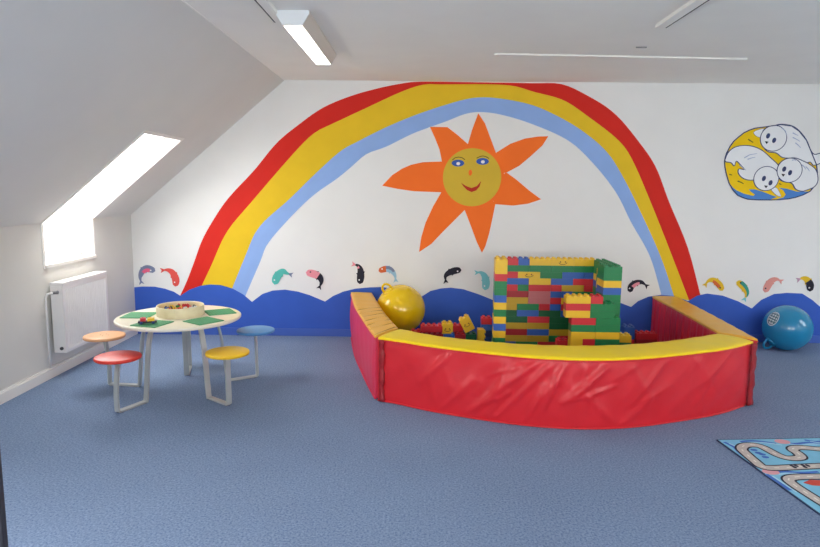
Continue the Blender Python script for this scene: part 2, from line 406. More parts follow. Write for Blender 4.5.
ray_layer = 0
sun = thing('sun_mural', 'orange painted sun with a smiling yellow face under the rainbow', 'mural')
for pts in ([(0.436, 1.853), (0.449, 1.923), (0.483, 2.048), (0.541, 2.213), (0.608, 2.118), (0.659, 1.994), (0.719, 1.847), (0.741, 1.772)],
            [(0.079, 2.080), (0.248, 2.079), (0.348, 2.005), (0.455, 1.915), (0.410, 1.769), (0.256, 1.670), (0.203, 1.739), (0.176, 1.865), (0.129, 1.976)],
            [(0.725, 1.842), (0.858, 1.927), (0.997, 1.978), (1.123, 1.998), (1.221, 2.002), (1.168, 1.915), (1.059, 1.812), (0.950, 1.718), (0.838, 1.656), (0.754, 1.632), (0.694, 1.730)],
            [(0.824, 1.656), (0.926, 1.586), (1.057, 1.480), (1.174, 1.397), (1.047, 1.353), (0.905, 1.334), (0.719, 1.346), (0.672, 1.505)],
            [(0.733, 1.364), (0.708, 1.221), (0.678, 1.062), (0.644, 0.932), (0.611, 0.867), (0.557, 0.974), (0.495, 1.132), (0.426, 1.298), (0.560, 1.419)],
            [(0.437, 1.292), (0.336, 1.188), (0.223, 1.072), (0.110, 0.949), (-0.011, 0.866), (0.008, 1.011), (0.049, 1.156), (0.119, 1.314), (0.205, 1.466), (0.360, 1.417)],
            [(0.217, 1.455), (-0.069, 1.463), (-0.227, 1.484), (-0.379, 1.514), (-0.285, 1.614), (-0.186, 1.680), (-0.101, 1.717), (0.013, 1.743), (0.217, 1.753), (0.328, 1.614)]):
    ray_layer += .12; film('ray', pts, 2 + ray_layer, M['morange'], sun)
fc = [(0.496, 1.602), (0.780, 1.605), (0.489, 1.882)]
sr = (fc[1][0] - fc[0][0]); film('halo', ell(fc[0][0], fc[0][1], sr * 1.1, sr * 1.1, 48), 1.9, M['morange'], sun); face = film('face', ell(fc[0][0], fc[0][1], sr, fc[2][1] - fc[0][1], 48), 3, M['msun'], sun)
mpp = 0.00988
for ex, ez in [(0.356, 1.738), (0.594, 1.757)]:
    film('eye', ell(ex, ez, 6.2 * mpp, 3.3 * mpp), 4, M['meye'], face)
    film('pupil', ell(ex + .3 * mpp, ez - .5 * mpp, 1.9 * mpp, 1.6 * mpp, 16), 5, M['mwhite'], face)
for b in ([(0.301, 1.768), (0.327, 1.789), (0.360, 1.796), (0.394, 1.791), (0.424, 1.771)], [(0.535, 1.786), (0.564, 1.802), (0.597, 1.809), (0.627, 1.802), (0.656, 1.785)]):
    film('eyebrow', ribbon_pts(b, .008), 4, M['mbrow'], face)
nz = [(0.478, 1.648)][0]; film('nose', ell(nz[0], nz[1], 1.7 * mpp, 2.9 * mpp, 16), 4, M['morange'], face)
film('mouth', [(0.390, 1.549), (0.439, 1.519), (0.493, 1.500), (0.546, 1.520), (0.586, 1.569), (0.571, 1.515), (0.538, 1.476), (0.494, 1.461), (0.450, 1.480), (0.415, 1.514)], 4, M['mlip'], face)

# ------------------------------------------------------------------ fish stuck along the wall above the waves
FC = {k: P_('fish_' + k, h) for k, h in dict(grey='#7d87a4', pink='#ef9aa4', rose='#e86a8a', red='#e0564e', teal='#5cc0b4', black='#2b2a36', aqua='#7fcbd2',
      lightblue='#9cc4dc', yellow='#e8c030', orange='#d86a3a', green='#3fa08e', salmon='#e09a90', mauve='#c09ab0', white='#f2f0f0').items()}
def fish(label, spine, wmax, cols, tail, eye='white', patch=None, w_head=.55, split=None):
    """spine from snout to tail root; cols = (front half, rear half)"""
    S = resample(catmull(spine, 6), 25)
    n = len(S); Wd = []
    for i in range(n):
        t = i / (n - 1)
        Wd.append(wmax * (math.sin(PI * min(1, (t * .93 + .07)) ** .62) ** .8 * .95 + .05) * (1 if t < .75 else 1 - (t - .75) * 1.6) + .012)
    nr = []
    for i in range(n):
        d = (S[min(i + 1, n - 1)] - S[max(i - 1, 0)]).normalized(); nr.append(Vector((-d.y, d.x)))
    root = thing('fish_cutout', label, 'wall decoration', (0, 0, 0), 0, 'fish along the painted waves')
    def body(name, i0, i1, m, layer, f=1.0):
        A = [S[i] + nr[i] * Wd[i] / 2 * f for i in range(i0, i1 + 1)]; B = [S[i] - nr[i] * Wd[i] / 2 * f for i in range(i0, i1 + 1)]
        cap = [S[0] + (S[0] - S[1]).normalized() * Wd[0] * .3] if i0 == 0 else []
        return film(name, A[::-1] + cap + B, layer, m, root)
    k = split or n // 2
    if cols[0] == cols[1]: bd = body('body', 0, n - 1, FC[cols[0]], 4)
    else:
        bd = body('head', 0, k, FC[cols[0]], 4); body('body', k, n - 1, FC[cols[1]], 4)
    d = (S[-1] - S[-3]).normalized(); nn = Vector((-d.y, d.x)); e = S[-1]; tl = .034
    film('tail', [e - d * .006 + nn * .006, e + d * tl + nn * .026, e + d * tl * .62, e + d * tl * 1.05 - nn * .026, e - d * .006 - nn * .006], 5, FC[tail], root)
    if patch:
        col, side, i0, i1 = patch
        A = [S[i] + nr[i] * Wd[i] * .5 * side for i in range(i0, i1 + 1)]; B = [S[i] + nr[i] * Wd[i] * (-.02) * side for i in range(i0, i1 + 1)]
        film('patch', A + B[::-1], 6, FC[col], root)
    for i, s in ((9, 1), (11, -1)):
        p = S[i] + nr[i] * Wd[i] * .42 * s; q = d0 = (S[i + 2] - S[i]).normalized()
        film('fin', [p - q * .012, p + nr[i] * s * .014 + q * .016, p + q * .016], 4, FC[cols[1]], root)
    h = S[3] + nr[3] * Wd[3] * .16
    film('eye', ell(h.x, h.y, .0075, .0075, 12), 7, FC[eye], bd)
    return root
fish('grey fish with a pink belly, first from the left corner', [(-2.667, 0.648), (-2.707, 0.663), (-2.747, 0.665), (-2.786, 0.636), (-2.809, 0.580), (-2.804, 0.540)], .058, ('grey', 'grey'), 'grey', patch=('rose', 1, 4, 14))
fish('plain red fish diving beside the left foot of the rainbow', [(-2.455, 0.503), (-2.451, 0.564), (-2.481, 0.630), (-2.526, 0.655), (-2.566, 0.654)], .062, ('red', 'red'), 'red')
fish('plain teal fish just right of the left foot of the rainbow', [(-1.451, 0.537), (-1.428, 0.603), (-1.373, 0.654), (-1.334, 0.639), (-1.304, 0.629)], .07, ('teal', 'teal'), 'grey')
fish('fish with a pink front and black tail end, left of the foam pen', [(-1.123, 0.646), (-1.060, 0.633), (-1.002, 0.603), (-0.985, 0.555), (-0.999, 0.512)], .066, ('pink', 'black'), 'black', eye='black')
fish('black fish with a pink tail diving above the left foam barrier', [(-0.598, 0.552), (-0.591, 0.616), (-0.593, 0.675), (-0.613, 0.719), (-0.648, 0.732)], .062, ('black', 'black'), 'pink', patch=('pink', 1, 17, 20))
fish('fish with a red head and light blue body above the yellow ball', [(-0.400, 0.675), (-0.338, 0.693), (-0.289, 0.682), (-0.252, 0.635), (-0.243, 0.592)], .05, ('orange', 'lightblue'), 'lightblue', patch=('grey', 1, 7, 16), split=7)
fish('all black fish with a white eye below the lowest left sun ray', [(0.398, 0.691), (0.346, 0.684), (0.289, 0.662), (0.255, 0.629), (0.256, 0.589)], .055, ('black', 'black'), 'black')
fish('pale aqua fish diving just left of the brick tower', [(0.653, 0.507), (0.659, 0.572), (0.642, 0.634), (0.607, 0.667), (0.577, 0.669)], .066, ('aqua', 'aqua'), 'aqua')
fish('black fish with a pink belly just right of the brick wall', [(2.091, 0.501), (2.098, 0.546), (2.140, 0.582), (2.196, 0.591), (2.240, 0.564)], .052, ('black', 'black'), 'black', patch=('pink', -1, 6, 16))
fish('yellow fish with red blotches just right of the rainbow', [(2.996, 0.528), (2.961, 0.580), (2.904, 0.622), (2.857, 0.614), (2.835, 0.586)], .052, ('yellow', 'yellow'), 'yellow', patch=('orange', 1, 4, 15), eye='black')
fish('yellow fish with a green back and blue tail right of the rainbow', [(3.143, 0.601), (3.179, 0.581), (3.222, 0.536), (3.242, 0.488), (3.229, 0.446)], .056, ('yellow', 'yellow'), 'aqua', patch=('green', 1, 3, 22), eye='black')
fish('plain salmon pink fish on the wall above the blue ball', [(3.422, 0.519), (3.442, 0.573), (3.476, 0.623), (3.521, 0.638), (3.552, 0.627)], .06, ('salmon', 'salmon'), 'salmon', eye='black')
fish('fish with black head and yellow back end at the far right', [(3.858, 0.534), (3.853, 0.586), (3.817, 0.638), (3.776, 0.651), (3.747, 0.643)], .062, ('black', 'yellow'), 'mauve', split=12)

# ------------------------------------------------------------------ round seal picture on the wall
sp = thing('seal_mural', 'round yellow and blue painting of three white seal pups at the upper right', 'mural')
out = [(2.922, 1.781), (2.928, 1.824), (2.937, 1.859), (2.964, 1.920), (2.998, 1.972), (3.042, 2.013), (3.087, 2.050), (3.137, 2.076), (3.188, 2.094), (3.291, 2.108), (3.428, 2.130), (3.533, 2.117), (3.606, 2.071), (3.684, 1.986), (3.737, 1.883), (3.802, 1.754), (3.817, 1.685), (3.818, 1.606), (3.799, 1.548), (3.765, 1.501), (3.698, 1.465), (3.630, 1.441), (3.561, 1.426), (3.474, 1.418), (3.386, 1.414), (3.280, 1.414), (3.174, 1.419), (3.120, 1.436), (3.074, 1.456), (3.026, 1.505), (2.982, 1.572), (2.949, 1.659), (2.930, 1.728)]
bg = film('yellow_ground', out, 2, P_('seal_yellow', '#f4cb12'), sp)
bm = bmesh.new(); add_ring(bm, out, .01, 5); obj('outline', bm, M['mnavy'], sp)
wv = P_('seal_wave_blue', '#4f86cc')
film('wave', [(2.986, 1.572), (3.024, 1.528), (3.062, 1.502), (3.135, 1.471), (3.224, 1.451), (3.241, 1.465), (3.207, 1.486), (3.177, 1.514), (3.237, 1.514), (3.309, 1.494), (3.382, 1.467), (3.454, 1.443), (3.386, 1.417), (3.280, 1.418), (3.174, 1.422), (3.120, 1.439), (3.074, 1.460), (3.030, 1.505)], 3, wv, sp)
film('wave', [(3.464, 1.533), (3.535, 1.525), (3.642, 1.497), (3.748, 1.499), (3.785, 1.513), (3.758, 1.495), (3.698, 1.468), (3.630, 1.445), (3.561, 1.430), (3.473, 1.422), (3.456, 1.425), (3.516, 1.440), (3.536, 1.468), (3.510, 1.507)], 3, wv, sp)
SEALW = P_('seal_white', '#eef0f2')
def seal(name, body, cx, cz, r, eyes, nose, flip, layer, marks):
    b = catmull([(p[0], p[1]) for p in body], 4, True)
    o = film('seal', b, layer, SEALW, sp)
    bm = bmesh.new(); add_ring(bm, b, .008, layer + .6); obj('outline', bm, M['mnavy'], o)
    for f in flip:
        fp = catmull(f, 4, True); film('flipper', fp, layer, SEALW, o)
        bm = bmesh.new(); add_ring(bm, fp, .005, layer - .4); obj('outline', bm, M['mnavy'], o)
    e = ell(cx, cz, r, r * .97, 40); film('head', e, layer + 1, SEALW, o)
    bm = bmesh.new(); add_ring(bm, e, .007, layer + 1.4); obj('outline', bm, M['mnavy'], o)
    for x, z in eyes: film('eye', ell(x, z, .018, .026, 20, .35 * PI * 0 - .3), layer + 2, M['mnavy'], o)
    for x, z in nose: film('nose', [(x - .018, z + .012), (x + .018, z + .008), (x + .002, z - .016)], layer + 2, M['mdark'], o)
    for mk in marks: film('fur_mark', ribbon_pts(mk, .009, .004), layer + 1.8, P_('seal_mark', '#a8b6d2'), o)
u = 1 / 5.467 * mpp * 1.0
c = [(3.370, 2.001), (3.333, 1.619), (3.548, 1.700)]
seal('a', [(3.268, 2.077), (3.360, 2.116), (3.427, 2.133), (3.532, 2.120), (3.606, 2.075), (3.683, 1.990), (3.736, 1.889), (3.775, 1.853), (3.827, 1.865), (3.887, 1.859), (3.894, 1.786), (3.837, 1.768), (3.776, 1.750), (3.738, 1.780), (3.687, 1.767), (3.615, 1.791), (3.561, 1.814), (3.473, 1.820), (3.408, 1.863), (3.319, 1.880), (3.260, 1.965)], c[0][0], c[0][1], 69 * u,
     [(3.316, 2.023), (3.377, 1.982)], [(3.307, 1.961)], [[(3.178, 2.052), (3.224, 2.080), (3.275, 2.087), (3.272, 2.026), (3.226, 2.012)]], 4, [[(3.547, 2.054), (3.575, 2.040), (3.602, 2.029)], [(3.551, 2.011), (3.588, 1.994), (3.624, 1.974)], [(3.582, 1.960), (3.610, 1.939), (3.635, 1.915)], [(3.439, 2.099), (3.476, 2.070), (3.492, 2.028)]])
seal('b', [(2.927, 1.781), (2.943, 1.850), (2.978, 1.894), (3.028, 1.920), (3.097, 1.931), (3.185, 1.922), (3.275, 1.884), (3.360, 1.816), (3.441, 1.742), (3.452, 1.664), (3.406, 1.585), (3.281, 1.610), (3.177, 1.602), (3.108, 1.622), (3.062, 1.669), (3.066, 1.709), (3.116, 1.704), (3.077, 1.747), (3.034, 1.782), (3.018, 1.736), (2.984, 1.767)], c[1][0], c[1][1], 66 * u,
     [(3.310, 1.620), (3.377, 1.579)], [(3.336, 1.542)], [[(3.385, 1.523), (3.437, 1.532), (3.471, 1.489), (3.489, 1.450), (3.443, 1.464)]], 5.5, [[(3.107, 1.814), (3.157, 1.844), (3.225, 1.856)], [(3.139, 1.800), (3.177, 1.814), (3.211, 1.821)], [(3.068, 1.747), (3.106, 1.716), (3.134, 1.696)]])
seal('c', [(3.428, 1.698), (3.460, 1.768), (3.509, 1.807), (3.586, 1.818), (3.667, 1.791), (3.741, 1.754), (3.802, 1.702), (3.828, 1.606), (3.799, 1.545), (3.737, 1.516), (3.686, 1.501), (3.623, 1.522), (3.579, 1.578), (3.475, 1.603)], c[2][0], c[2][1], 66 * u,
     [(3.495, 1.711), (3.554, 1.677)], [(3.490, 1.654)], [], 7, [[(3.662, 1.753), (3.687, 1.732), (3.701, 1.710)], [(3.699, 1.736), (3.723, 1.715), (3.738, 1.693)], [(3.562, 1.795), (3.583, 1.801), (3.601, 1.790)]])
for s in ([(3.131, 1.990), (3.160, 1.973), (3.182, 1.960)], [(2.979, 1.656), (3.006, 1.649)], [(3.063, 1.593), (3.099, 1.580), (3.123, 1.566)], [(3.463, 1.573), (3.485, 1.563)]):
    film('speck', ribbon_pts(s, .012, .006), 3, M['mbrow'], sp)

# ------------------------------------------------------------------ ceiling fittings
lamp = thing('ceiling_lamp', 'lit white strip lamp with tapered sides on the ceiling', 'lamp', (-.755, 4.385, CE))
hl, wt, wb, hh = .585, .097, .058, .082
bm = bmesh.new()
A = [bm.verts.new((x, y, z)) for y in (-hl, hl) for x, z in ((-wt, 0), (wt, 0), (wt, -.02), (wb, -hh), (-wb, -hh), (-wt, -.02))]
for i in range(6): bm.faces.new((A[i], A[(i + 1) % 6], A[6 + (i + 1) % 6], A[6 + i]))
bm.faces.new(A[:6]); bm.faces.new(A[6:][::-1]); bmesh.ops.recalc_face_normals(bm, faces=bm.faces[:])
obj('housing', bm, mat('lamp_side', '#d9d2c8', .5), lamp)
bm = bmesh.new(); add_box(bm, -wb + .006, wb - .006, -hl + .012, hl - .012, -hh - .004, -hh + .002); obj('diffuser', bm, M['tube'], lamp)
for s in (-1, 1):
    bm = bmesh.new(); y0, y1 = sorted((s * hl, s * (hl + .012)))
    prism_y(bm, [(-wt, .0), (wt, .0), (wt, -.02), (wb, -hh), (-wb, -hh), (-wt, -.02)], y0, y1); obj('end_cap', bm, M['lampwhite'], lamp)

def rail(label, x, y0, y1, w, side):
    r = thing('ceiling_rail', label, 'rail', (x, (y0 + y1) / 2, CE), 0, 'rails on the ceiling')
    L = (y1 - y0) / 2; bm = bmesh.new(); add_box(bm, -w / 2, w / 2, -L, L, -.022, 0, .002); obj('profile', bm, M['ceil'], r)
    bm = bmesh.new(); a, b = sorted((side * w / 2, side * (w / 2 + .009))); add_box(bm, a, b, -L, L, -.021, 0); obj('slot', bm, M['black'], r)
rail('white ceiling rail with a black slot, left of the lit lamp', -.868, .4, 3.985, .055, -1)
rail('white ceiling rail with a black slot on the right part of the ceiling', 1.455, .4, 4.06, .06, 1)
d = thing('cable_cover', 'long thin white cable cover across the ceiling in front of the rainbow', 'cable cover', (1.51, 4.99, CE), math.atan2(.122, 1.93))
bm = bmesh.new(); add_box(bm, -.967, .967, -.016, .016, -.014, 0, .003); obj('cover', bm, M['trim'], d)
bm = bmesh.new(); [add_box(bm, s * .967 - .006, s * .967 + .006, -.018, .018, -.016, 0, .002) for s in (-1, 1)]; obj('end_cap', bm, M['trim'], d)
d = thing('smoke_sensor', 'small flat white plate alone on the ceiling near the cable cover', 'sensor', (1.55, 4.70, CE))
bm = bmesh.new(); add_box(bm, -.042, .042, -.025, .025, -.006, 0, .002); obj('plate', bm, M['ceil'], d)
bm = bmesh.new(); add_box(bm, -.038, .038, -.029, -.023, -.009, -.002); obj('slot', bm, mat('sensor_grey', '#77777a', .5), d)

# ------------------------------------------------------------------ radiator under the window
rad = thing('radiator', 'white panel radiator on the left wall under the window', 'radiator', (-2.81, 5.085, .19)) # radiator
xf, xb2, ya, yb, h = .05, -.045, -.325, .365, .555
bm = bmesh.new()
nr_ = 22; prof = []
for k in range(nr_ * 8 + 1):
    t = k / 8; y = ya + .035 + (yb - ya - .07) * k / (nr_ * 8); prof.append((xf - .006 + .006 * max(0, min(1, 1.6 * math.cos(2 * PI * t) * .5 + .5)) * (0 if k in (0, nr_ * 8) else 1), y))
prof = [(xf, ya), (xf, ya + .03)] + prof + [(xf, yb - .03), (xf, yb)]
Z = [.0, .025, .035, h - .065, h - .055, h - .03]
rows = []
for zi, z in enumerate(Z):
    fl = zi in (0, 1, 4, 5); rows.append([bm.verts.new((xf if fl else x, y, z)) for x, y in prof])
for r, s in zip(rows, rows[1:]):
    for i in range(len(prof) - 1): bm.faces.new((r[i], r[i + 1], s[i + 1], s[i]))
bmesh.ops.recalc_face_normals(bm, faces=bm.faces[:])
add_box(bm, xb2, xf - .012, ya, yb, 0, h - .03)
obj('panel', bm, M['radiator'], rad)
bm = bmesh.new(); add_box(bm, xb2 - .004, xf + .003, ya - .004, yb + .004, h - .03, h, .004)
for k in range(30): y = ya + .02 + k * .0217; add_box(bm, xb2 + .012, xf - .014, y, y + .012, h - .002, h + .002)
obj('top_grille', bm, M['radiator'], rad)
for y in (ya, yb):
    bm = bmesh.new(); add_box(bm, xb2, xf, y - .004, y + .004, .0, h - .03, .002); obj('side_cover', bm, M['radiator'], rad)
bm = bmesh.new(); add_cyl(bm, (.018, ya - .003, .035), (.018, ya - .014, .035), .013); obj('drain_plug', bm, M['darkgrey'], rad)
bm = bmesh.new(); add_tube(bm, [(-.01, ya, h - .075), (-.01, ya - .05, h - .075), (-.03, ya - .07, h - .08), (-.042, ya - .075, h - .11), (-.042, ya - .075, -.10)], .008); obj('pipe', bm, M['radiator'], rad, True)
bm = bmesh.new(); add_cyl(bm, (-.01, ya - .03, h - .075), (.03, ya - .03, h - .07), .012, .014); v = obj('valve', bm, mat('valve_grey', '#86868a', .4), rad, True)
bm = bmesh.new(); add_cyl(bm, (xf - .02, yb + .004, .2), (xf - .02, yb + .012, .2), .01); add_box(bm, xf - .028, xf - .012, yb + .004, yb + .016, .19, .29, .003); obj('bracket', bm, M['darkgrey'], rad)

# ------------------------------------------------------------------ round activity table with five attached stools
TX, TY, TH = -1.758, 4.50, .552
M['tabtop'] = mat('cream_laminate', '#ece4cc', .3, var=.02, coat=.2); M['tabedge'] = mat('table_edge', '#e9e2d2', .4)
M['plate'] = mat('green_plate', '#4a9a68', .6); M['steel'] = mat('silver_painted_steel', '#b6bbba', .42, metal=.25)
tbl = thing('activity_table', 'round cream play table with green building plates and attached stools', 'table', (TX, TY, 0))
def disc_prof(r, z0, z1, b=.006):
    return [(0, z0), (r - b, z0), (r - b * .3, z0 + b * .3), (r, z0 + b), (r, z1 - b), (r - b * .3, z1 - b * .3), (r - b, z1), (0, z1)]
bm = bmesh.new(); add_lathe(bm, disc_prof(.435, TH - .024, TH), 72); top = obj('tabletop', bm, M['tabtop'], tbl)
bm = bmesh.new(); add_lathe(bm, [(.432, TH - .02), (.4375, TH - .018), (.4375, TH - .006), (.432, TH - .004)], 72); obj('rim', bm, M['tabedge'], top, True)
bm = bmesh.new(); add_lathe(bm, disc_prof(.30, TH - .042, TH - .024, .004), 48); obj('under_frame', bm, M['steel'], tbl)
for k in range(4):
    a = math.radians((-178, 254, -36, 31)[k]); rr = .292
    RM = Matrix.Translation((rr * math.cos(a), rr * math.sin(a), TH)) @ Matrix.Rotation(a, 4, 'Z')
    bm = bmesh.new(); add_box(bm, -.1, .1, -.1, .1, 0, .006, .001, RM)
    p = obj('building_plate', bm, M['plate'], tbl)
    bm = bmesh.new()
    for i in range(10):
        for j in range(10):
            q = RM @ Vector((-.09 + i * .02, -.09 + j * .02, .006)); add_cyl(bm, q, q + Vector((0, 0, .0012)), .006, n=8)
    obj('studs', bm, M['plate'], p)
SR = .572
def bar_path(a):
    raw = [(.262, TH - .04), (.30, .35), (.335, .03), (.352, .0095), (.375, .0085), (.545, .0085), (.568, .012), (.575, .032), (.573, .18), (SR - .002, .365)]
    pts = []
    P = [Vector(p) for p in raw]
    seg = catmull([(p.x, p.y) for p in P], 4)
    return seg
def add_bar(bm, a, w=.038, t=.013):
    S = bar_path(a); er = Vector((math.cos(a), math.sin(a), 0)); et = Vector((-math.sin(a), math.cos(a), 0)); rings = []
    for i, p in enumerate(S):
        d = (S[min(i + 1, len(S) - 1)] - S[max(i - 1, 0)]).normalized(); n = Vector((-d.y, d.x))
        ring = []
        for sw, st in ((-1, -1), (1, -1), (1, 1), (-1, 1)):
            q = p + n * st * t / 2; ring.append(bm.verts.new(er * q.x + Vector((0, 0, max(.001, q.y))) + et * sw * w / 2))
        rings.append(ring)
    for A, B in zip(rings, rings[1:]):
        for k in range(4): bm.faces.new((A[k], A[(k + 1) % 4], B[(k + 1) % 4], B[k]))
    bm.faces.new(rings[0][::-1]); bm.faces.new(rings[-1]); bmesh.ops.recalc_face_normals(bm, faces=bm.faces[:])
for k, (ang, nm, hx, lab) in enumerate(((246, 'red', '#df382a', 'red round stool seat'), (322.5, 'yellow', '#f4c410', 'yellow round stool seat'), (34, 'blue', '#4f8fc8', 'blue round stool seat'), (105, 'green', '#4a9a5a', None), (174, 'wood', '#e2a878', 'wooden round stool seat'))):
    a = math.radians(ang)
    SR = {'red': .548, 'yellow': .574, 'wood': .598}.get(nm, .572)
    bm = bmesh.new(); add_bar(bm, a); leg = obj('leg', bm, M['steel'], tbl)
    for r0 in (.36, .555):
        bm = bmesh.new(); add_box(bm, -.014, .014, -.019, .019, 0, .004, .001, Matrix.Translation((r0 * math.cos(a), r0 * math.sin(a), 0)) @ Matrix.Rotation(a, 4, 'Z')); obj('foot_pad', bm, M['darkgrey'], leg)
    bm = bmesh.new(); add_lathe(bm, disc_prof(.146, .363, .386, .008), 48, Matrix.Translation((SR * math.cos(a), SR * math.sin(a), 0)))
    s = obj('seat', bm, mat('seat_' + nm, hx, .42, coat=.08, var=.02), tbl, True)
    if lab: s['label'] = lab
    bm = bmesh.new()
    for i in range(4):
        q = Vector((SR * math.cos(a) + .03 * math.cos(i * PI / 2), SR * math.sin(a) + .03 * math.sin(i * PI / 2), .3855)); add_cyl(bm, q, q + Vector((0, 0, .0012)), .005, n=10)
    obj('screws', bm, M['darkgrey'] if nm == 'wood' else s.data.materials[0], s)

# round wooden box with small bricks
M['bent'] = mat('pale_bentwood', '#e6d6a8', .5, var=.05, vscale=14, hex2='#eadfbc')
bx, by, br, bh = -1.765, 4.545, .168, .072
box = thing('wooden_box', 'round pale wooden box of small bricks on the play table', 'box', (bx, by, TH + .0005))
bm = bmesh.new()
add_lathe(bm, [(br, 0), (br, bh - .003), (br - .002, bh), (br - .006, bh), (br - .008, bh - .003), (br - .008, .006)], 60); obj('side', bm, M['bent'], box, True)
bm = bmesh.new(); add_lathe(bm, [(0, .001), (br - .004, .001), (br - .004, .007), (0, .007)], 60); obj('bottom', bm, M['bent'], box)
bm = bmesh.new(); add_box(bm, -.03, .03, -br - .004, -br + .0005, .008, bh - .008, .002); obj('lap_joint', bm, M['bent'], box)

# building bricks: one mesh per size, hollow underneath
U, H = .0478, .0562
BRK = {}
def brick_mesh(nx, ny, u, h, seg=12):
    key = (nx, ny, u, h)
    if key in BRK: return BRK[key]
    bm = bmesh.new(); X, Y = (nx * u - .0012) / 2, (ny * u - .0012) / 2; t = u * .1; zt = h - .0004
    ring = lambda x, y, z: [bm.verts.new((sx * x, sy * y, z)) for sx, sy in ((-1, -1), (1, -1), (1, 1), (-1, 1))]
    O0, O1, I0, I1 = ring(X, Y, 0), ring(X, Y, zt), ring(X - t, Y - t, 0), ring(X - t, Y - t, h * .72)
    for A, B in ((O0, O1), (O0, I0), (I0, I1)):
        for k in range(4): bm.faces.new((A[k], A[(k + 1) % 4], B[(k + 1) % 4], B[k]))
    bm.faces.new(O1); bm.faces.new(I1)
    bmesh.ops.recalc_face_normals(bm, faces=bm.faces[:])
    es = [e for e in bm.edges if all(v in O1 for v in e.verts) or (any(v in O1 for v in e.verts) and any(v in O0 for v in e.verts))]
    bmesh.ops.bevel(bm, geom=es, offset=u * .05, segments=2, affect='EDGES')
    for i in range(nx):
        for j in range(ny):
            x, y = (i - (nx - 1) / 2) * u, (j - (ny - 1) / 2) * u
            add_cyl(bm, (x, y, h - .001), (x, y, h + u * .26), u * .29, u * .275, n=seg)
    me = bpy.data.meshes.new('toy_brick'); bm.normal_update(); bm.to_mesh(me); bm.free()
    me.materials.append(None); BRK[key] = me
    return me
BC = {k: mat('brick_' + k, h, .38, var=.02, vscale=20) for k, h in dict(red='#cf2a34', yellow='#ecc028', green='#148048', blue='#2f62b4', dark_red='#a4202a', dark_green='#0e6038', pink='#c87478', olive_yellow='#c4a024', dark_blue='#25457f', white='#e8e8e4', black='#262628').items()}
def brick(nx, ny, col, loc, label, group=None, rot=(0, 0, 0), u=U, h=H, seg=12):
    o = bpy.data.objects.new('toy_brick', brick_mesh(nx, ny, u, h, seg)); C.objects.link(o)
    o.material_slots[0].link = 'OBJECT'; o.material_slots[0].material = BC[col]
    o.location = loc; o.rotation_euler = rot
    return tag(o, label, 'toy brick', group)
def smile(parent, w, front, zc):
    bm = bmesh.new()
    for s in (-1, 1): add_cyl(bm, (s * w * .3, front - .0012, zc + .008), (s * w * .3, front + .0004, zc + .008), .006, n=12)
    pts = [(w * .5 * math.cos(t), front - .0004, zc + .004 - .018 * math.sin(t)) for t in [PI * k / 12 for k in range(13)]]
    add_tube(bm, pts, .0022, 6); obj('printed_face', bm, mat('brick_print', '#7a4a14', .6), parent)

ORD = ['', 'first', 'second', 'third', 'fourth', 'fifth', 'sixth', 'seventh', 'eighth', 'ninth', 'tenth', 'eleventh', 'twelfth', 'thirteenth', 'fourteenth', 'fifteenth', 'sixteenth', 'seventeenth']
X0, YW = .659, 5.42
Rr, Y_, G, B_, K, DG, PK, OY, DR = 'red', 'yellow', 'green', 'blue', 'dark_blue', 'dark_green', 'pink', 'olive_yellow', 'dark_red'
WALL = {
 16: [(4, Rr), (2, B_), (4, Y_), (4, Y_), (4, Y_)], 15: [(2, G), (4, G), (4, G), (4, G), (4, G)], 14: [(2, Rr), (2, Rr), (4, Y_), (4, G), (4, B_), (2, B_)],
 13: [(2, Y_), (4, B_), (4, Y_), (4, B_), (4, Rr)], 12: [(2, G), (2, Rr), (2, G), (4, Rr), (2, Rr), (4, OY), (2, Rr)], 11: [(2, B_), (4, DR), (4, PK), (2, B_), (2, B_), (4, G)],
 10: [(2, Rr), (4, OY), (4, PK), (2, Rr), (4, Y_), (2, B_)], 9: [(2, G), (2, OY), (4, G), (2, Rr), (2, B_), (2, Rr), (4, G)], 8: [(2, Y_), (2, DG), (4, B_), (4, DG), (4, B_), (2, Rr)],
 7: [(2, B_), (4, DG), (4, Rr), (4, DG), (4, Y_)], 6: [(2, Y_), (4, OY), (4, OY), (4, DG), (4, G)], 5: [(2, G), (4, DR), (4, B_), (4, OY), (4, Rr)], 4: [(2, Rr), (4, OY), (4, OY), (2, G), (2, Rr), (4, B_)],
 3: [(4, B_), (4, G), (4, Rr), (4, Y_), (2, G)], 2: [(2, Y_), (4, Rr), (4, G), (4, B_), (4, Rr)], 1: [(4, G), (4, Y_), (4, B_), (4, G), (2, Y_)]}
cw = lambda c: c.replace('_', ' ')
SZ = {2: 'short', 4: 'long'}
FRIENDLY = {(14, 4): 1, (16, 10): 1}
for r, row in sorted(WALL.items()):
    k = 0; n = 0
    for w, c in row:
        n += 1
        b = brick(w, 2, c, (X0 + (k + w / 2) * U, YW + U, (r - 1) * H), '%s %s brick, tall back wall, %s course down, %s from left' % (SZ[w], cw(c), ORD[17 - r], ORD[n]), 'bricks of the tall back wall')
        if (r, k) in FRIENDLY: smile(b, .07, -U, H * .45)
        k += w
TOWER = [Rr, B_, G, Y_, G, G, Y_, B_, Y_, G, Y_, B_, G, G, Rr, Y_, Y_]
for r, c in enumerate(TOWER):
    brick(2, 4, c, (.588 + U, 4.846 + 2 * U, r * H), '%s brick in the narrow left tower, %s from its top' % (c, ORD[17 - r]), 'bricks of the narrow left tower', (0, 0, -.06))
XW = 1.498
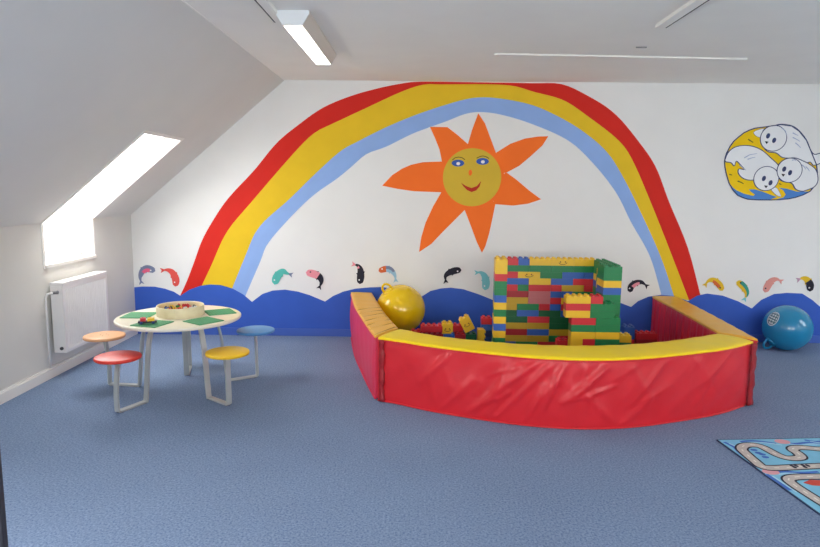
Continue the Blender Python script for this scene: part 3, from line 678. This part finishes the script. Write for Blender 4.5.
WING = {16: [G, G, G], 15: [G, Y_, G], 14: [Y_, G, Y_], 13: [B_, Y_, B_], 12: [G, B_, G], 11: [G, Rr, G], 10: [G, G, B_], 9: [G, Y_, G], 8: [G, Rr, Y_], 7: [Y_, G, B_], 6: [G, B_, G], 5: [G, G, Rr], 4: [B_, Y_, G], 3: [Rr, G, Y_], 2: [Y_, B_, G], 1: [G, Rr, B_]}
for r, cols in sorted(WING.items()):
    y = YW - 10 * U
    for i, c in enumerate(cols):
        L = (4, 4, 2)[i]
        nx = 3 if i == 0 else 2
        brick(nx, L, c, (XW + 2 * U - nx * U / 2, y + L * U / 2, (r - 1) * H), '%s brick in the right side wall, %s course down, %s from its front' % (c, ORD[17 - r], ORD[i + 1]), 'bricks of the right side wall'); y += L * U
XF, YC = 1.188, 4.846
FRONT = {12: (-1, [(4, Y_), (2, Rr)]), 11: (-1, [(4, Rr), (4, G)]), 10: (-1, [(4, Y_), (4, G)]), 9: (0, [(4, Rr), (4, G)]), 8: (0, [(4, G), (4, G)]), 7: (0, [(4, Y_), (4, Y_)]),
 6: (0, [(2, Y_), (2, Rr), (4, G)]), 5: (0, [(4, Y_), (4, G)]), 4: (0, [(4, B_), (4, Rr)]), 3: (0, [(2, G), (4, Y_), (2, B_)]), 2: (0, [(4, Rr), (4, G)]), 1: (0, [(4, G), (4, Y_)])}
for r, (k, row) in sorted(FRONT.items()):
    n = 0
    for w, c in row:
        n += 1
        brick(w, 2, c, (XF + (k + w / 2) * U, YC + U - .0008, (r - 1) * H), '%s %s brick in the low front stack, %s course down, %s from its left' % (SZ[w], c, ORD[13 - r], ORD[n]), 'bricks of the low front stack'); k += w
for r, c in enumerate((Rr, G, B_, Y_, G, Y_)):
    brick(2, 2, c, (1.612 + U, 5.02, r * H), '%s square brick in the little stack right of the castle, %s from its top' % (c, ORD[6 - r]), 'bricks of the little right stack')
# red brick lying on its side before the wall
for r, c in enumerate((G, B_, Y_, G)):
    brick(2, 2, c, (1.172, 5.06, r * H), '%s square brick in the short stack before the back wall, %s from its top' % (c, ORD[5 - r]), 'bricks of the short stack')
brick(2, 2, Rr, (1.172, 5.06, 4 * H), 'single red square brick topping the short stack before the back wall', 'bricks of the short stack')

# loose heap left of the castle
LG = 'loose bricks heaped in the pen'
def loose(nx, ny, c, x, y, z, label, rot=(0, 0, 0), h=H):
    return brick(nx, ny, c, (x, y, z), label, LG, rot, U, h)
for lv, names in enumerate((((B_, 'left'), (Y_, 'middle'), (G, 'right')), ((G, 'left'), (Rr, 'middle'), (Y_, 'right')))):
    for (c, nm), x in zip(names, (.115, .312, .510)):
        loose(4, 2, c, x, 5.47, lv * H, 'long %s brick in the %s layer of the loose heap, %s one of three' % (c, ('bottom', 'second')[lv], nm))
loose(4, 2, Rr, .115, 5.47, 2 * H, 'long red brick in the third layer of the loose heap, at its left end')
loose(2, 2, K, .265, 5.47, 2 * H, 'square dark blue brick buried in the third layer of the loose heap')
loose(2, 2, Rr, .362, 5.47, 2 * H, 'square red brick buried in the third layer of the loose heap')
loose(2, 2, OY, .458, 5.47, 2 * H, 'olive yellow square brick under the dark green one in the loose heap')
loose(4, 2, DR, .115, 5.47, 3 * H, 'long dark red brick near the top left of the loose heap')
loose(4, 2, Rr, .108, 5.472, 4 * H + .0128, 'long red brick lying askew on top of the left of the loose heap', (0, 0, .05))
loose(2, 2, B_, .265, 5.47, 3 * H, 'square blue brick under the upright yellow printed brick in the heap')
loose(2, 2, DR, .362, 5.47, 3 * H, 'square dark red brick in the middle of the loose heap')
loose(2, 2, DG, .458, 5.47, 3 * H, 'square dark green brick under the tilted yellow printed brick')
b = loose(2, 2, Y_, .247, 5.48, 4 * H, 'tall square yellow printed brick standing upright on the loose heap', (0, 0, .05), .092)
smile(b, .055, -U, .036)
loose(2, 2, Rr, .346, 5.556, 4 * H, 'square red brick just behind the tilted yellow printed brick')
b = loose(2, 2, Y_, .447, 5.455, 4 * H + .035, 'tall yellow printed brick leaning tilted to the left on the heap', (0, math.radians(-28), 0), .125)
smile(b, .055, -U, .06)
loose(3, 2, Y_, .516, 5.47, 2 * H + .0125 + 1.5 * U, 'yellow brick standing on end with its studs to the right', (0, PI / 2, 0))
for r, c in enumerate((B_, K, B_, K, B_, Rr)):
    loose(2, 2, c, .608, 5.63, r * H, '%s square brick, small stack left of the back wall, %s from top' % (cw(c), ORD[6 - r]))
for r, c in enumerate((Rr, DR)):
    loose(4, 2, c, -.16, 5.86, r * H, 'long %s brick under the yellow ball, %s' % (cw(c), ('on the carpet', 'second layer')[r]))
for r, c in enumerate((B_, G, DR, Rr)):
    loose(2, 2, c, -.03, 5.55, r * H, '%s square brick in the stack right of the yellow ball, %s from its top' % (cw(c), ORD[4 - r]))
for r, c in enumerate((Rr, B_, DR, Rr)):
    loose(4, 2, c, 2.04, 5.6, r * H, 'long %s brick in the stack by the right foam barrier, %s from its top' % (cw(c), ORD[4 - r]))
for r, c in enumerate((B_, G, Rr, B_, B_)):
    loose(2, 2, c, 1.885, 5.6, r * H, '%s square brick in the narrow stack left of the right barrier, %s from top' % (c, ORD[5 - r]))

# ------------------------------------------------------------------ foam barriers of the play pen
def vinyl(name, h, rough=.36, hex2=None):
    return mat(name, h, rough, var=.03, vscale=6, bump=.12, bscale=26, spec=.4, coat=.06, hex2=hex2)
M['vred'] = vinyl('red_vinyl', '#d2252f'); M['vredp'] = vinyl('red_vinyl_faded', '#dd3152', .46); M['vyel'] = vinyl('yellow_vinyl', '#f8d80c', .5); M['vyelo'] = vinyl('amber_vinyl', '#eeb43c', .45)
M['vdark'] = vinyl('dark_red_flap', '#9c1c26', .5); M['seam'] = mat('vinyl_seam', '#8f6214', .6)
PH = .462
rnd = random.Random(7)
def foam(label, outer, inner, side_m, top_m, wrinkle, seams, pipe_m, flaps):
    N = 150
    O = resample(catmull([(p[0], p[1], 0) for p in outer], 8), N); I = resample(catmull([(p[0], p[1], 0) for p in inner], 8), N)
    base = (O[N // 2] + I[N // 2]) / 2
    root = thing('foam_barrier', label, 'foam barrier', (base.x, base.y, 0))
    O = [p - base for p in O]; I = [p - base for p in I]
    L = sum((b - a).length for a, b in zip(O, O[1:]))
    nrm = []
    for i in range(N):
        d = (O[min(i + 1, N - 1)] - O[max(i - 1, 0)]).normalized(); n = Vector((d.y, -d.x, 0))
        if n.dot(O[i] - I[i]) < 0: n = -n
        nrm.append(n)
    hb = PH - .014; V = 40
    bm = bmesh.new(); rows = []
    for i in range(N):
        s = L * i / (N - 1); row = []
        edge = min(1, min(i, N - 1 - i) / 5)
        for j in range(V + 1):
            v = j / V; z = .004 + (hb - .004) * v
            e = min(1, (1 - v) * 9) * min(1, v * 9 + .15)
            w = .012 * math.sin(PI * v) + wrinkle(s / L, v, s) * e
            row.append(bm.verts.new(O[i] + nrm[i] * w * edge + Vector((0, 0, z))))
        for j in range(V // 2 + 1):
            v = 1 - j / (V // 2); z = .004 + (hb - .004) * v
            e = min(1, (1 - v) * 9) * min(1, v * 9)
            w = (.0026 * math.sin(s * 46) + .0016 * math.sin(s * 83 + 1)) * e
            row.append(bm.verts.new(I[i] - nrm[i] * (w + .006 * math.sin(PI * v)) * edge + Vector((0, 0, z))))
        rows.append(row)
    for r, s in zip(rows, rows[1:]):
        for k in range(len(r)):
            k2 = (k + 1) % len(r); bm.faces.new((r[k], r[k2], s[k2], s[k]))
    bm.faces.new(rows[0]); bm.faces.new(rows[-1][::-1]); bmesh.ops.recalc_face_normals(bm, faces=bm.faces[:])
    o = obj('body', bm, side_m, root, True)
    # padded top cover
    bm = bmesh.new(); rows = []; K = 12
    for i in range(N):
        row = []; s = i / (N - 1)
        dip = sum(math.exp(-((s - q) * L / .006) ** 2) for q in seams)
        for k in range(K + 1):
            t = k / K; p = O[i].lerp(I[i], t) + nrm[i] * (.004 * (1 - 2 * t))
            z = PH - .003 + .006 * math.sin(PI * t) ** .5 - .005 * dip + .0012 * math.sin(s * L * 31 + t * 5)
            row.append(bm.verts.new((p.x, p.y, z)))
        row.append(bm.verts.new((I[i] - nrm[i] * .004) + Vector((0, 0, hb - .004)))); row.append(bm.verts.new((O[i] + nrm[i] * .004) + Vector((0, 0, hb - .004))))
        rows.append(row)
    for r, s in zip(rows, rows[1:]):
        for k in range(len(r)):
            k2 = (k + 1) % len(r); bm.faces.new((r[k], r[k2], s[k2], s[k]))
    bm.faces.new(rows[0]); bm.faces.new(rows[-1][::-1]); bmesh.ops.recalc_face_normals(bm, faces=bm.faces[:])
    obj('top_cover', bm, top_m, root, True)
    bm = bmesh.new(); add_tube(bm, [O[i] + nrm[i] * .005 + Vector((0, 0, hb - .006)) for i in range(0, N, 3)], .005, 8); obj('piping', bm, pipe_m, root, True)
    bm = bmesh.new(); add_tube(bm, [O[i] + nrm[i] * .004 + Vector((0, 0, .007)) for i in range(0, N, 3)], .006, 8); obj('piping', bm, side_m, root, True)
    if len(seams) > 2:
        bm = bmesh.new()
        for q in seams:
            i = int(q * (N - 1)); add_tube(bm, [O[i].lerp(I[i], t / 8) + Vector((0, 0, PH + .0012 + .004 * math.sin(PI * t / 8) ** .5 - .005)) for t in range(9)], .003, 6)
        obj('seam', bm, M['seam'], root, True)
    for (i, w, tilt, out) in flaps:
        i = i % N; d = (O[min(i + 1, N - 1)] - O[max(i - 1, 0)]).normalized(); bm = bmesh.new()
        for layer in range(2):
            cols = []
            for j in range(25):
                v = j / 24; z = .006 + (PH - .02) * v; wob = .005 * math.sin(v * 19 + layer) + .003 * math.sin(v * 43)
                a = O[i] + nrm[i] * (.008 + out + wob * .4 + layer * .006); bq = a + d * (w + wob) + nrm[i] * tilt
                cols.append([bm.verts.new(a + Vector((0, 0, z))), bm.verts.new(bq + Vector((0, 0, z))), bm.verts.new(bq + nrm[i] * .005 + Vector((0, 0, z))), bm.verts.new(a + nrm[i] * .005 + Vector((0, 0, z)))])
            for r, s in zip(cols, cols[1:]):
                for k in range(4): bm.faces.new((r[k], r[(k + 1) % 4], s[(k + 1) % 4], s[k]))
            bm.faces.new(cols[0][::-1]); bm.faces.new(cols[-1])
        bmesh.ops.recalc_face_normals(bm, faces=bm.faces[:])
        obj('end_flap', bm, M['vdark'], root, True)
    return root
folds = []
for (s0, v0, s1, v1, amp, wd) in ((.40, .98, .24, .05, .016, .022), (.43, .95, .30, .02, .012, .018), (.46, .97, .40, .1, .014, .02), (.36, .9, .30, .45, .010, .018), (.50, .97, .52, .2, .010, .016), (.55, .9, .45, .35, .012, .02), (.33, .97, .31, .3, .009, .014),
        (.60, .96, .66, .4, .007, .016), (.70, .97, .60, .3, .007, .02), (.2, .97, .12, .4, .007, .02), (.26, .6, .17, .02, .009, .018), (.78, .95, .86, .3, .005, .02), (.42, .6, .37, .02, .012, .016), (.5, .55, .58, .03, .008, .018), (.34, .5, .28, .02, .012, .014), (.9, .96, .8, .5, .005, .018)):
    folds.append((s0, v0, s1, v1, amp, wd))
for k in range(26):
    s0 = rnd.uniform(.05, .95); v0 = rnd.uniform(.4, .98); folds.append((s0, v0, s0 - rnd.uniform(-.03, .1), v0 - rnd.uniform(.2, .6), rnd.uniform(.002, .005) * (1.6 if .25 < s0 < .6 else 1), rnd.uniform(.01, .022)))
def wrinkle_front(q, v, s):
    w = 0; X, Yv = q * 2.9, v * .45
    for (s0, v0, s1, v1, amp, wd) in folds:
        ax, ay, bx_, by_ = s0 * 2.9, v0 * .45, s1 * 2.9, v1 * .45
        dx, dy = bx_ - ax, by_ - ay; L2 = dx * dx + dy * dy; t = max(0, min(1, ((X - ax) * dx + (Yv - ay) * dy) / L2))
        d2 = (X - ax - t * dx) ** 2 + (Yv - ay - t * dy) ** 2
        if d2 < (3 * wd) ** 2: w += amp * math.exp(-d2 / (wd * wd)) * (math.sin(PI * min(1, max(0, t * .9 + .1))) ** .5)
    return w * 1.5 + .0025 * math.sin(X * 9 + Yv * 14) + .0015 * math.sin(X * 23 - Yv * 31)
wrinkle_side = lambda q, v, s: .004 * math.sin(s * 7 + v * 3) + .0008 * math.sin(s * 27 - v * 6)
foam('long curved red foam barrier with a yellow top along the front of the pen',
     [(-.286, 4.300), (-.127, 4.222), (.08, 4.10), (.404, 3.958), (.715, 3.858), (1.026, 3.822), (1.353, 3.862), (1.719, 3.990), (2.047, 4.139), (2.330, 4.335)],
     [(-.143, 4.575), (.147, 4.36), (.552, 4.205), (.946, 4.145), (1.363, 4.185), (1.752, 4.32), (2.200, 4.565)], M['vred'], M['vyel'], wrinkle_front, [.3, .52], M['vred'], [(1, .035, -.004, .004), (147, .05, .006, .004)])
foam('red foam barrier with an amber top on the left side of the pen',
     [(-.305, 4.325), (-.38, 4.62), (-.475, 5.03), (-.575, 5.5), (-.68, 6.165)], [(-.162, 4.60), (-.277, 5.08), (-.364, 5.52), (-.48, 6.165)], M['vredp'], M['vyelo'], wrinkle_side, [.03, .12, .2, .28, .36, .44, .52], M['vredp'], [])
foam('red foam barrier with an amber top on the right side of the pen',
     [(2.395, 4.40), (2.475, 5.3), (2.535, 6.165)], [(2.222, 4.605), (2.262, 5.3), (2.30, 6.165)], M['vred'], M['vyelo'], wrinkle_side, [], M['vred'], [])

# ------------------------------------------------------------------ hopper balls
def hopper(label, r, m, loc, handle_dir, hm, squash=.985):
    t = thing('hopper_ball', label, 'ball', (loc[0], loc[1], loc[2] - r))
    bm = bmesh.new(); bmesh.ops.create_uvsphere(bm, u_segments=64, v_segments=40, radius=r)
    for v in bm.verts:
        if v.co.z < -r * squash: v.co.z = -r * squash
        v.co.z += r * squash
    body = obj('ball', bm, m, t, True)
    d = Vector(handle_dir).normalized(); c = Vector((0, 0, r * squash))
    side = d.cross(Vector((0, 1, .2))).normalized(); base = c + d * (r * .97); pts = []
    for k in range(15):
        a = PI * k / 14; pts.append(base + side * (.043 * math.cos(a)) + d * (.075 * math.sin(a) ** .8))
    bm = bmesh.new(); add_tube(bm, pts, .011, 12); add_cyl(bm, c + d * (r * .955), c + d * (r * 1.02), .062, .045, 24); obj('handle', bm, hm, t, True)
    return t, body
M['ylball'] = mat('yellow_ball', '#ecc60a', .22, var=.03, vscale=5, coat=.3); M['blball'] = mat('blue_ball', '#1f86b4', .2, var=.04, vscale=4, coat=.3)
hopper('yellow hopper ball resting behind the left foam barrier', .232, M['ylball'], (-.178, 5.89, 2 * H + .0125 + .232), (-.52, -.25, .82), M['ylball'])
t, body = hopper('blue hopper ball on the carpet right of the pen', .216, M['blball'], (3.50, 5.93, .216), (-.72, -.08, -.62), M['blball'])
dd = Vector((-.83, -.30, .47)).normalized(); dx_ = dd.cross(Vector((0, 0, 1))).normalized(); dy_ = dx_.cross(dd)
on_ball = lambda a, b, lift: Vector((0, 0, .216 * .985)) + (dd + dx_ * a + dy_ * b).normalized() * (.216 + lift)
def patch_grid(f, nu, nv, lift):
    bm = bmesh.new(); g = [[bm.verts.new(on_ball(*f(i / nu, j / nv), lift)) for j in range(nv + 1)] for i in range(nu + 1)]
    for i in range(nu):
        for j in range(nv): bm.faces.new((g[i][j], g[i + 1][j], g[i + 1][j + 1], g[i][j + 1]))
    bmesh.ops.remove_doubles(bm, verts=bm.verts[:], dist=1e-6); bmesh.ops.recalc_face_normals(bm, faces=bm.faces[:]); return bm
pr = obj('printed_mark', patch_grid(lambda p, q: (.27 * q * math.cos(2 * PI * p), .35 * q * math.sin(2 * PI * p)), 36, 8, .0012), mat('ball_print_white', '#cfe0e6', .4), body, True)
pm = mat('ball_print_blue', '#3d6f7c', .5)
for k in range(4): obj('printed_line', patch_grid(lambda p, q: (-.2 + .4 * p, -.2 + .12 * k + .05 * q + .06 * p), 10, 2, .002), pm, pr, True)
for k in range(3): obj('printed_line', patch_grid(lambda p, q: (-.14 + .12 * k + .035 * q, -.24 + .5 * p), 12, 2, .0023), pm, pr, True)
obj('printed_line', patch_grid(lambda p, q: ((.20 + .03 * q) * math.cos(2 * PI * p), (.27 + .03 * q) * math.sin(2 * PI * p)), 36, 1, .0022), pm, pr, True)

# ------------------------------------------------------------------ small bricks in the wooden box and the little brick car
SU, SH = .0155, .0125
cols = [Rr, Rr, Rr, 'black', Y_, 'white', Rr, G, 'black', Y_, Rr, 'white', B_, Rr, Y_, 'black', Rr, 'white', Rr, Y_, Rr, 'black']
zz = TH + .0075
rnd = random.Random(3)
fill = bmesh.new()
for k in range(110):
    a = rnd.uniform(0, 2 * PI); r = .13 * math.sqrt(rnd.random())
    MM = Matrix.Translation((r * math.cos(a), r * math.sin(a), rnd.uniform(.012, .036))) @ Matrix.Rotation(rnd.uniform(0, PI), 4, 'Z')
    add_box(fill, -.016, .016, -.008, .008, -.006, .006, 0, MM, k % 4)
f = obj('small_bricks', fill, [BC[Rr], BC['white'], BC[Y_], BC['black']]); f.location = (bx, by, zz - .002)
f['kind'] = 'stuff'; tag(f, 'heap of tiny mixed toy bricks filling the round wooden box', 'toy bricks')
n = 0; placed = []
while n < len(cols):
    a = rnd.uniform(0, 2 * PI); r = .118 * math.sqrt(rnd.random()); p = (bx + r * math.cos(a), by + r * math.sin(a))
    if any(math.hypot(p[0] - q[0], p[1] - q[1]) < .037 for q in placed):
        if rnd.random() > .02: continue
    placed.append(p); c = cols[n]; n += 1
    brick(2, 1, c, (p[0], p[1], zz + .0385), 'small %s toy brick on top of the heap in the round wooden box' % c, 'small %s bricks in the box' % c, (0, 0, rnd.uniform(0, PI)), SU, SH, 8)
car = thing('brick_car', 'tiny car of red, dark and yellow bricks on a green plate of the table', 'toy car', (-1.86, 4.195, TH + .0095), .35)
bm = bmesh.new(); add_box(bm, -.06, .06, -.022, .022, .006, .018, .001); obj('chassis', bm, BC['black'], car)
bm = bmesh.new(); add_box(bm, -.045, -.01, -.02, .02, .018, .04, .001); add_cyl(bm, (-.028, 0, .04), (-.028, 0, .044), .006, n=8); obj('cab', bm, BC[Rr], car)
bm = bmesh.new(); add_box(bm, .0, .045, -.024, .02, .018, .036, .001); add_cyl(bm, (.02, 0, .036), (.02, 0, .04), .006, n=8); obj('load', bm, BC[Y_], car)
for sx_ in (-.038, .038):
    for sy in (-1, 1):
        bm = bmesh.new(); add_cyl(bm, (sx_, sy * .020, .0095), (sx_, sy * .029, .0095), .0095, n=16); obj('wheel', bm, BC['dark_blue'], car)

# ------------------------------------------------------------------ road play rug
RA = math.atan2(.074, .866)
RM_ = dict(base=mat('rug_light_blue', '#7cc0de', .9, var=.05, vscale=12), swirl=mat('rug_blue', '#3f6fc4', .9), pale=mat('rug_pale_blue', '#a6d4ea', .9), road=mat('rug_road_grey', '#c2bab4', .9, var=.05, vscale=30), line=mat('rug_outline', '#23263a', .9), dash=mat('rug_dash', '#e6e2d8', .9), red=mat('rug_red', '#c84a3c', .9), pink=mat('rug_pink', '#dba0a8', .9), edge=mat('rug_edge', '#2c3c60', .9))
rug = thing('road_rug', 'light blue play rug with grey printed roads at the lower right', 'rug', (1.816, 3.671, 0), RA)
RW, RL = 2.0, 1.35
bm = bmesh.new()
for a, b, c_, d_ in ((-.006, RW + .006, -RL - .006, -RL), (-.006, RW + .006, 0, .006), (-.006, 0, -RL, 0), (RW, RW + .006, -RL, 0)): add_box(bm, a, b, c_, d_, 0, .0075)
obj('binding', bm, RM_['edge'], rug)
def flat(bm, pts, z, mi=0):
    vs = [bm.verts.new((p[0], p[1], z)) for p in pts]; f = bm.faces.new(vs); f.normal_update()
    if f.normal.z < 0: f.normal_flip()
    f.material_index = mi; bmesh.ops.triangulate(bm, faces=[f])
def strip(bm, pts, w, z, mi=0, closed=False):
    P = resample([(p[0], p[1]) for p in catmull([(p[0], p[1]) for p in pts], 8, closed)] + ([tuple(pts[0])] if closed else []), 120); rows = []
    for i, p in enumerate(P):
        d = (P[min(i + 1, len(P) - 1)] - P[max(i - 1, 0)]).normalized(); n = Vector((-d.y, d.x))
        rows.append((bm.verts.new((p.x + n.x * w / 2, p.y + n.y * w / 2, z)), bm.verts.new((p.x - n.x * w / 2, p.y - n.y * w / 2, z))))
    for r, s in zip(rows, rows[1:]):
        f = bm.faces.new((r[0], r[1], s[1], s[0])); f.material_index = mi
def dashes(bm, pts, z, mi, closed=False):
    P = resample([(p[0], p[1]) for p in catmull([(p[0], p[1]) for p in pts], 8, closed)], 300); L = sum((b - a).length for a, b in zip(P, P[1:])); n = max(2, int(L / .07))
    for k in range(n):
        i0 = int(k / n * 299); i1 = int((k + .45) / n * 299)
        if i1 > i0: strip(bm, [tuple(P[i0]), tuple(P[(i0 + i1) // 2]), tuple(P[i1])] if i1 - i0 > 1 else [tuple(P[i0]), tuple(P[i1])], .008, z, mi)
roadA = [(0.555, -0.378), (0.362, -0.379), (0.186, -0.389), (0.090, -0.392), (0.038, -0.374), (0.040, -0.300), (0.049, -0.213), (0.062, -0.141), (0.103, -0.096), (0.144, -0.084), (0.187, -0.094), (0.205, -0.124), (0.213, -0.173), (0.223, -0.231), (0.249, -0.270), (0.295, -0.278), (0.339, -0.261), (0.356, -0.210), (0.357, -0.165), (0.389, -0.138), (0.439, -0.137), (0.481, -0.148), (0.530, -0.162), (0.711, -0.184)]
roadB = [(0.444, -0.516), (0.275, -0.504), (0.142, -0.502), (0.081, -0.527), (0.069, -0.591), (0.074, -0.688), (0.082, -0.788), (0.090, -0.883), (0.171, -0.976)]
sw = [[(0.017, -0.036), (0.035, -0.111), (0.021, -0.195), (0.025, -0.302), (0.036, -0.411)], [(0.118, -0.035), (0.199, -0.026), (0.274, -0.048), (0.319, -0.074)], [(0.363, -0.046), (0.429, -0.078), (0.527, -0.065), (0.612, -0.087)], [(0.047, -0.446), (0.122, -0.435), (0.200, -0.453), (0.305, -0.448)], [(0.002, -0.463), (0.007, -0.555), (0.011, -0.643)], [(0.528, -0.028), (0.584, -0.055), (0.667, -0.047)]]
bm = bmesh.new(); add_box(bm, 0, RW, -RL, 0, 0, .008, .002)
for s in sw: strip(bm, s, .022, .0084, 1); strip(bm, [(p[0] + .02, p[1] - .022) for p in s], .012, .0085, 2)
strip(bm, roadA, .074, .0088, 3); strip(bm, roadA, .052, .0091, 4); dashes(bm, roadA, .0094, 5)
strip(bm, roadB, .074, .0088, 3); strip(bm, roadB, .052, .0091, 4); dashes(bm, roadB, .0094, 5)
flat(bm, [(0.132, -0.566), (0.190, -0.537), (0.266, -0.545), (0.217, -0.609), (0.161, -0.598)], .0086, 6)
for c_ in [(0.375, -0.046), (0.044, -0.436)]: flat(bm, ell(c_[0], c_[1], .045, .035, 18), .0087, 7)
for c_ in [(0.126, -0.158), (0.137, -0.219), (0.126, -0.200), (0.131, -0.257)]: flat(bm, ell(c_[0], c_[1], .02, .016, 12), .0097, 1)
for c_ in [(0.207, -0.370), (0.231, -0.373), (0.273, -0.370), (0.297, -0.374), (0.210, -0.390), (0.270, -0.390)]: flat(bm, ell(c_[0], c_[1], .011, .016, 10), .0097, 3)
for (x0, y0) in ((.9, -.35), (1.3, -.7), (1.55, -.3), (.8, -.95), (1.4, -1.1)): flat(bm, ell(x0, y0, .11, .08, 20), .0087, 7 if x0 < 1.35 else 6)
obj('pile', bm, [RM_['base'], RM_['swirl'], RM_['pale'], RM_['line'], RM_['road'], RM_['dash'], RM_['red'], RM_['pink']], rug)

# ------------------------------------------------------------------ dark panel at the near left edge of view
dv = thing('room_divider', 'dark navy standing panel just showing at the lower left edge', 'room divider', (-.676, .95, 0), .45)
bm = bmesh.new(); add_box(bm, -.65, .0, -.0, .04, .03, 1.25, .002); obj('panel', bm, M['navyboard'], dv)
for s in (-.58, -.08):
    bm = bmesh.new(); add_box(bm, s - .02, s + .02, -.14, .18, 0, .03, .004); obj('foot', bm, M['darkgrey'], dv)
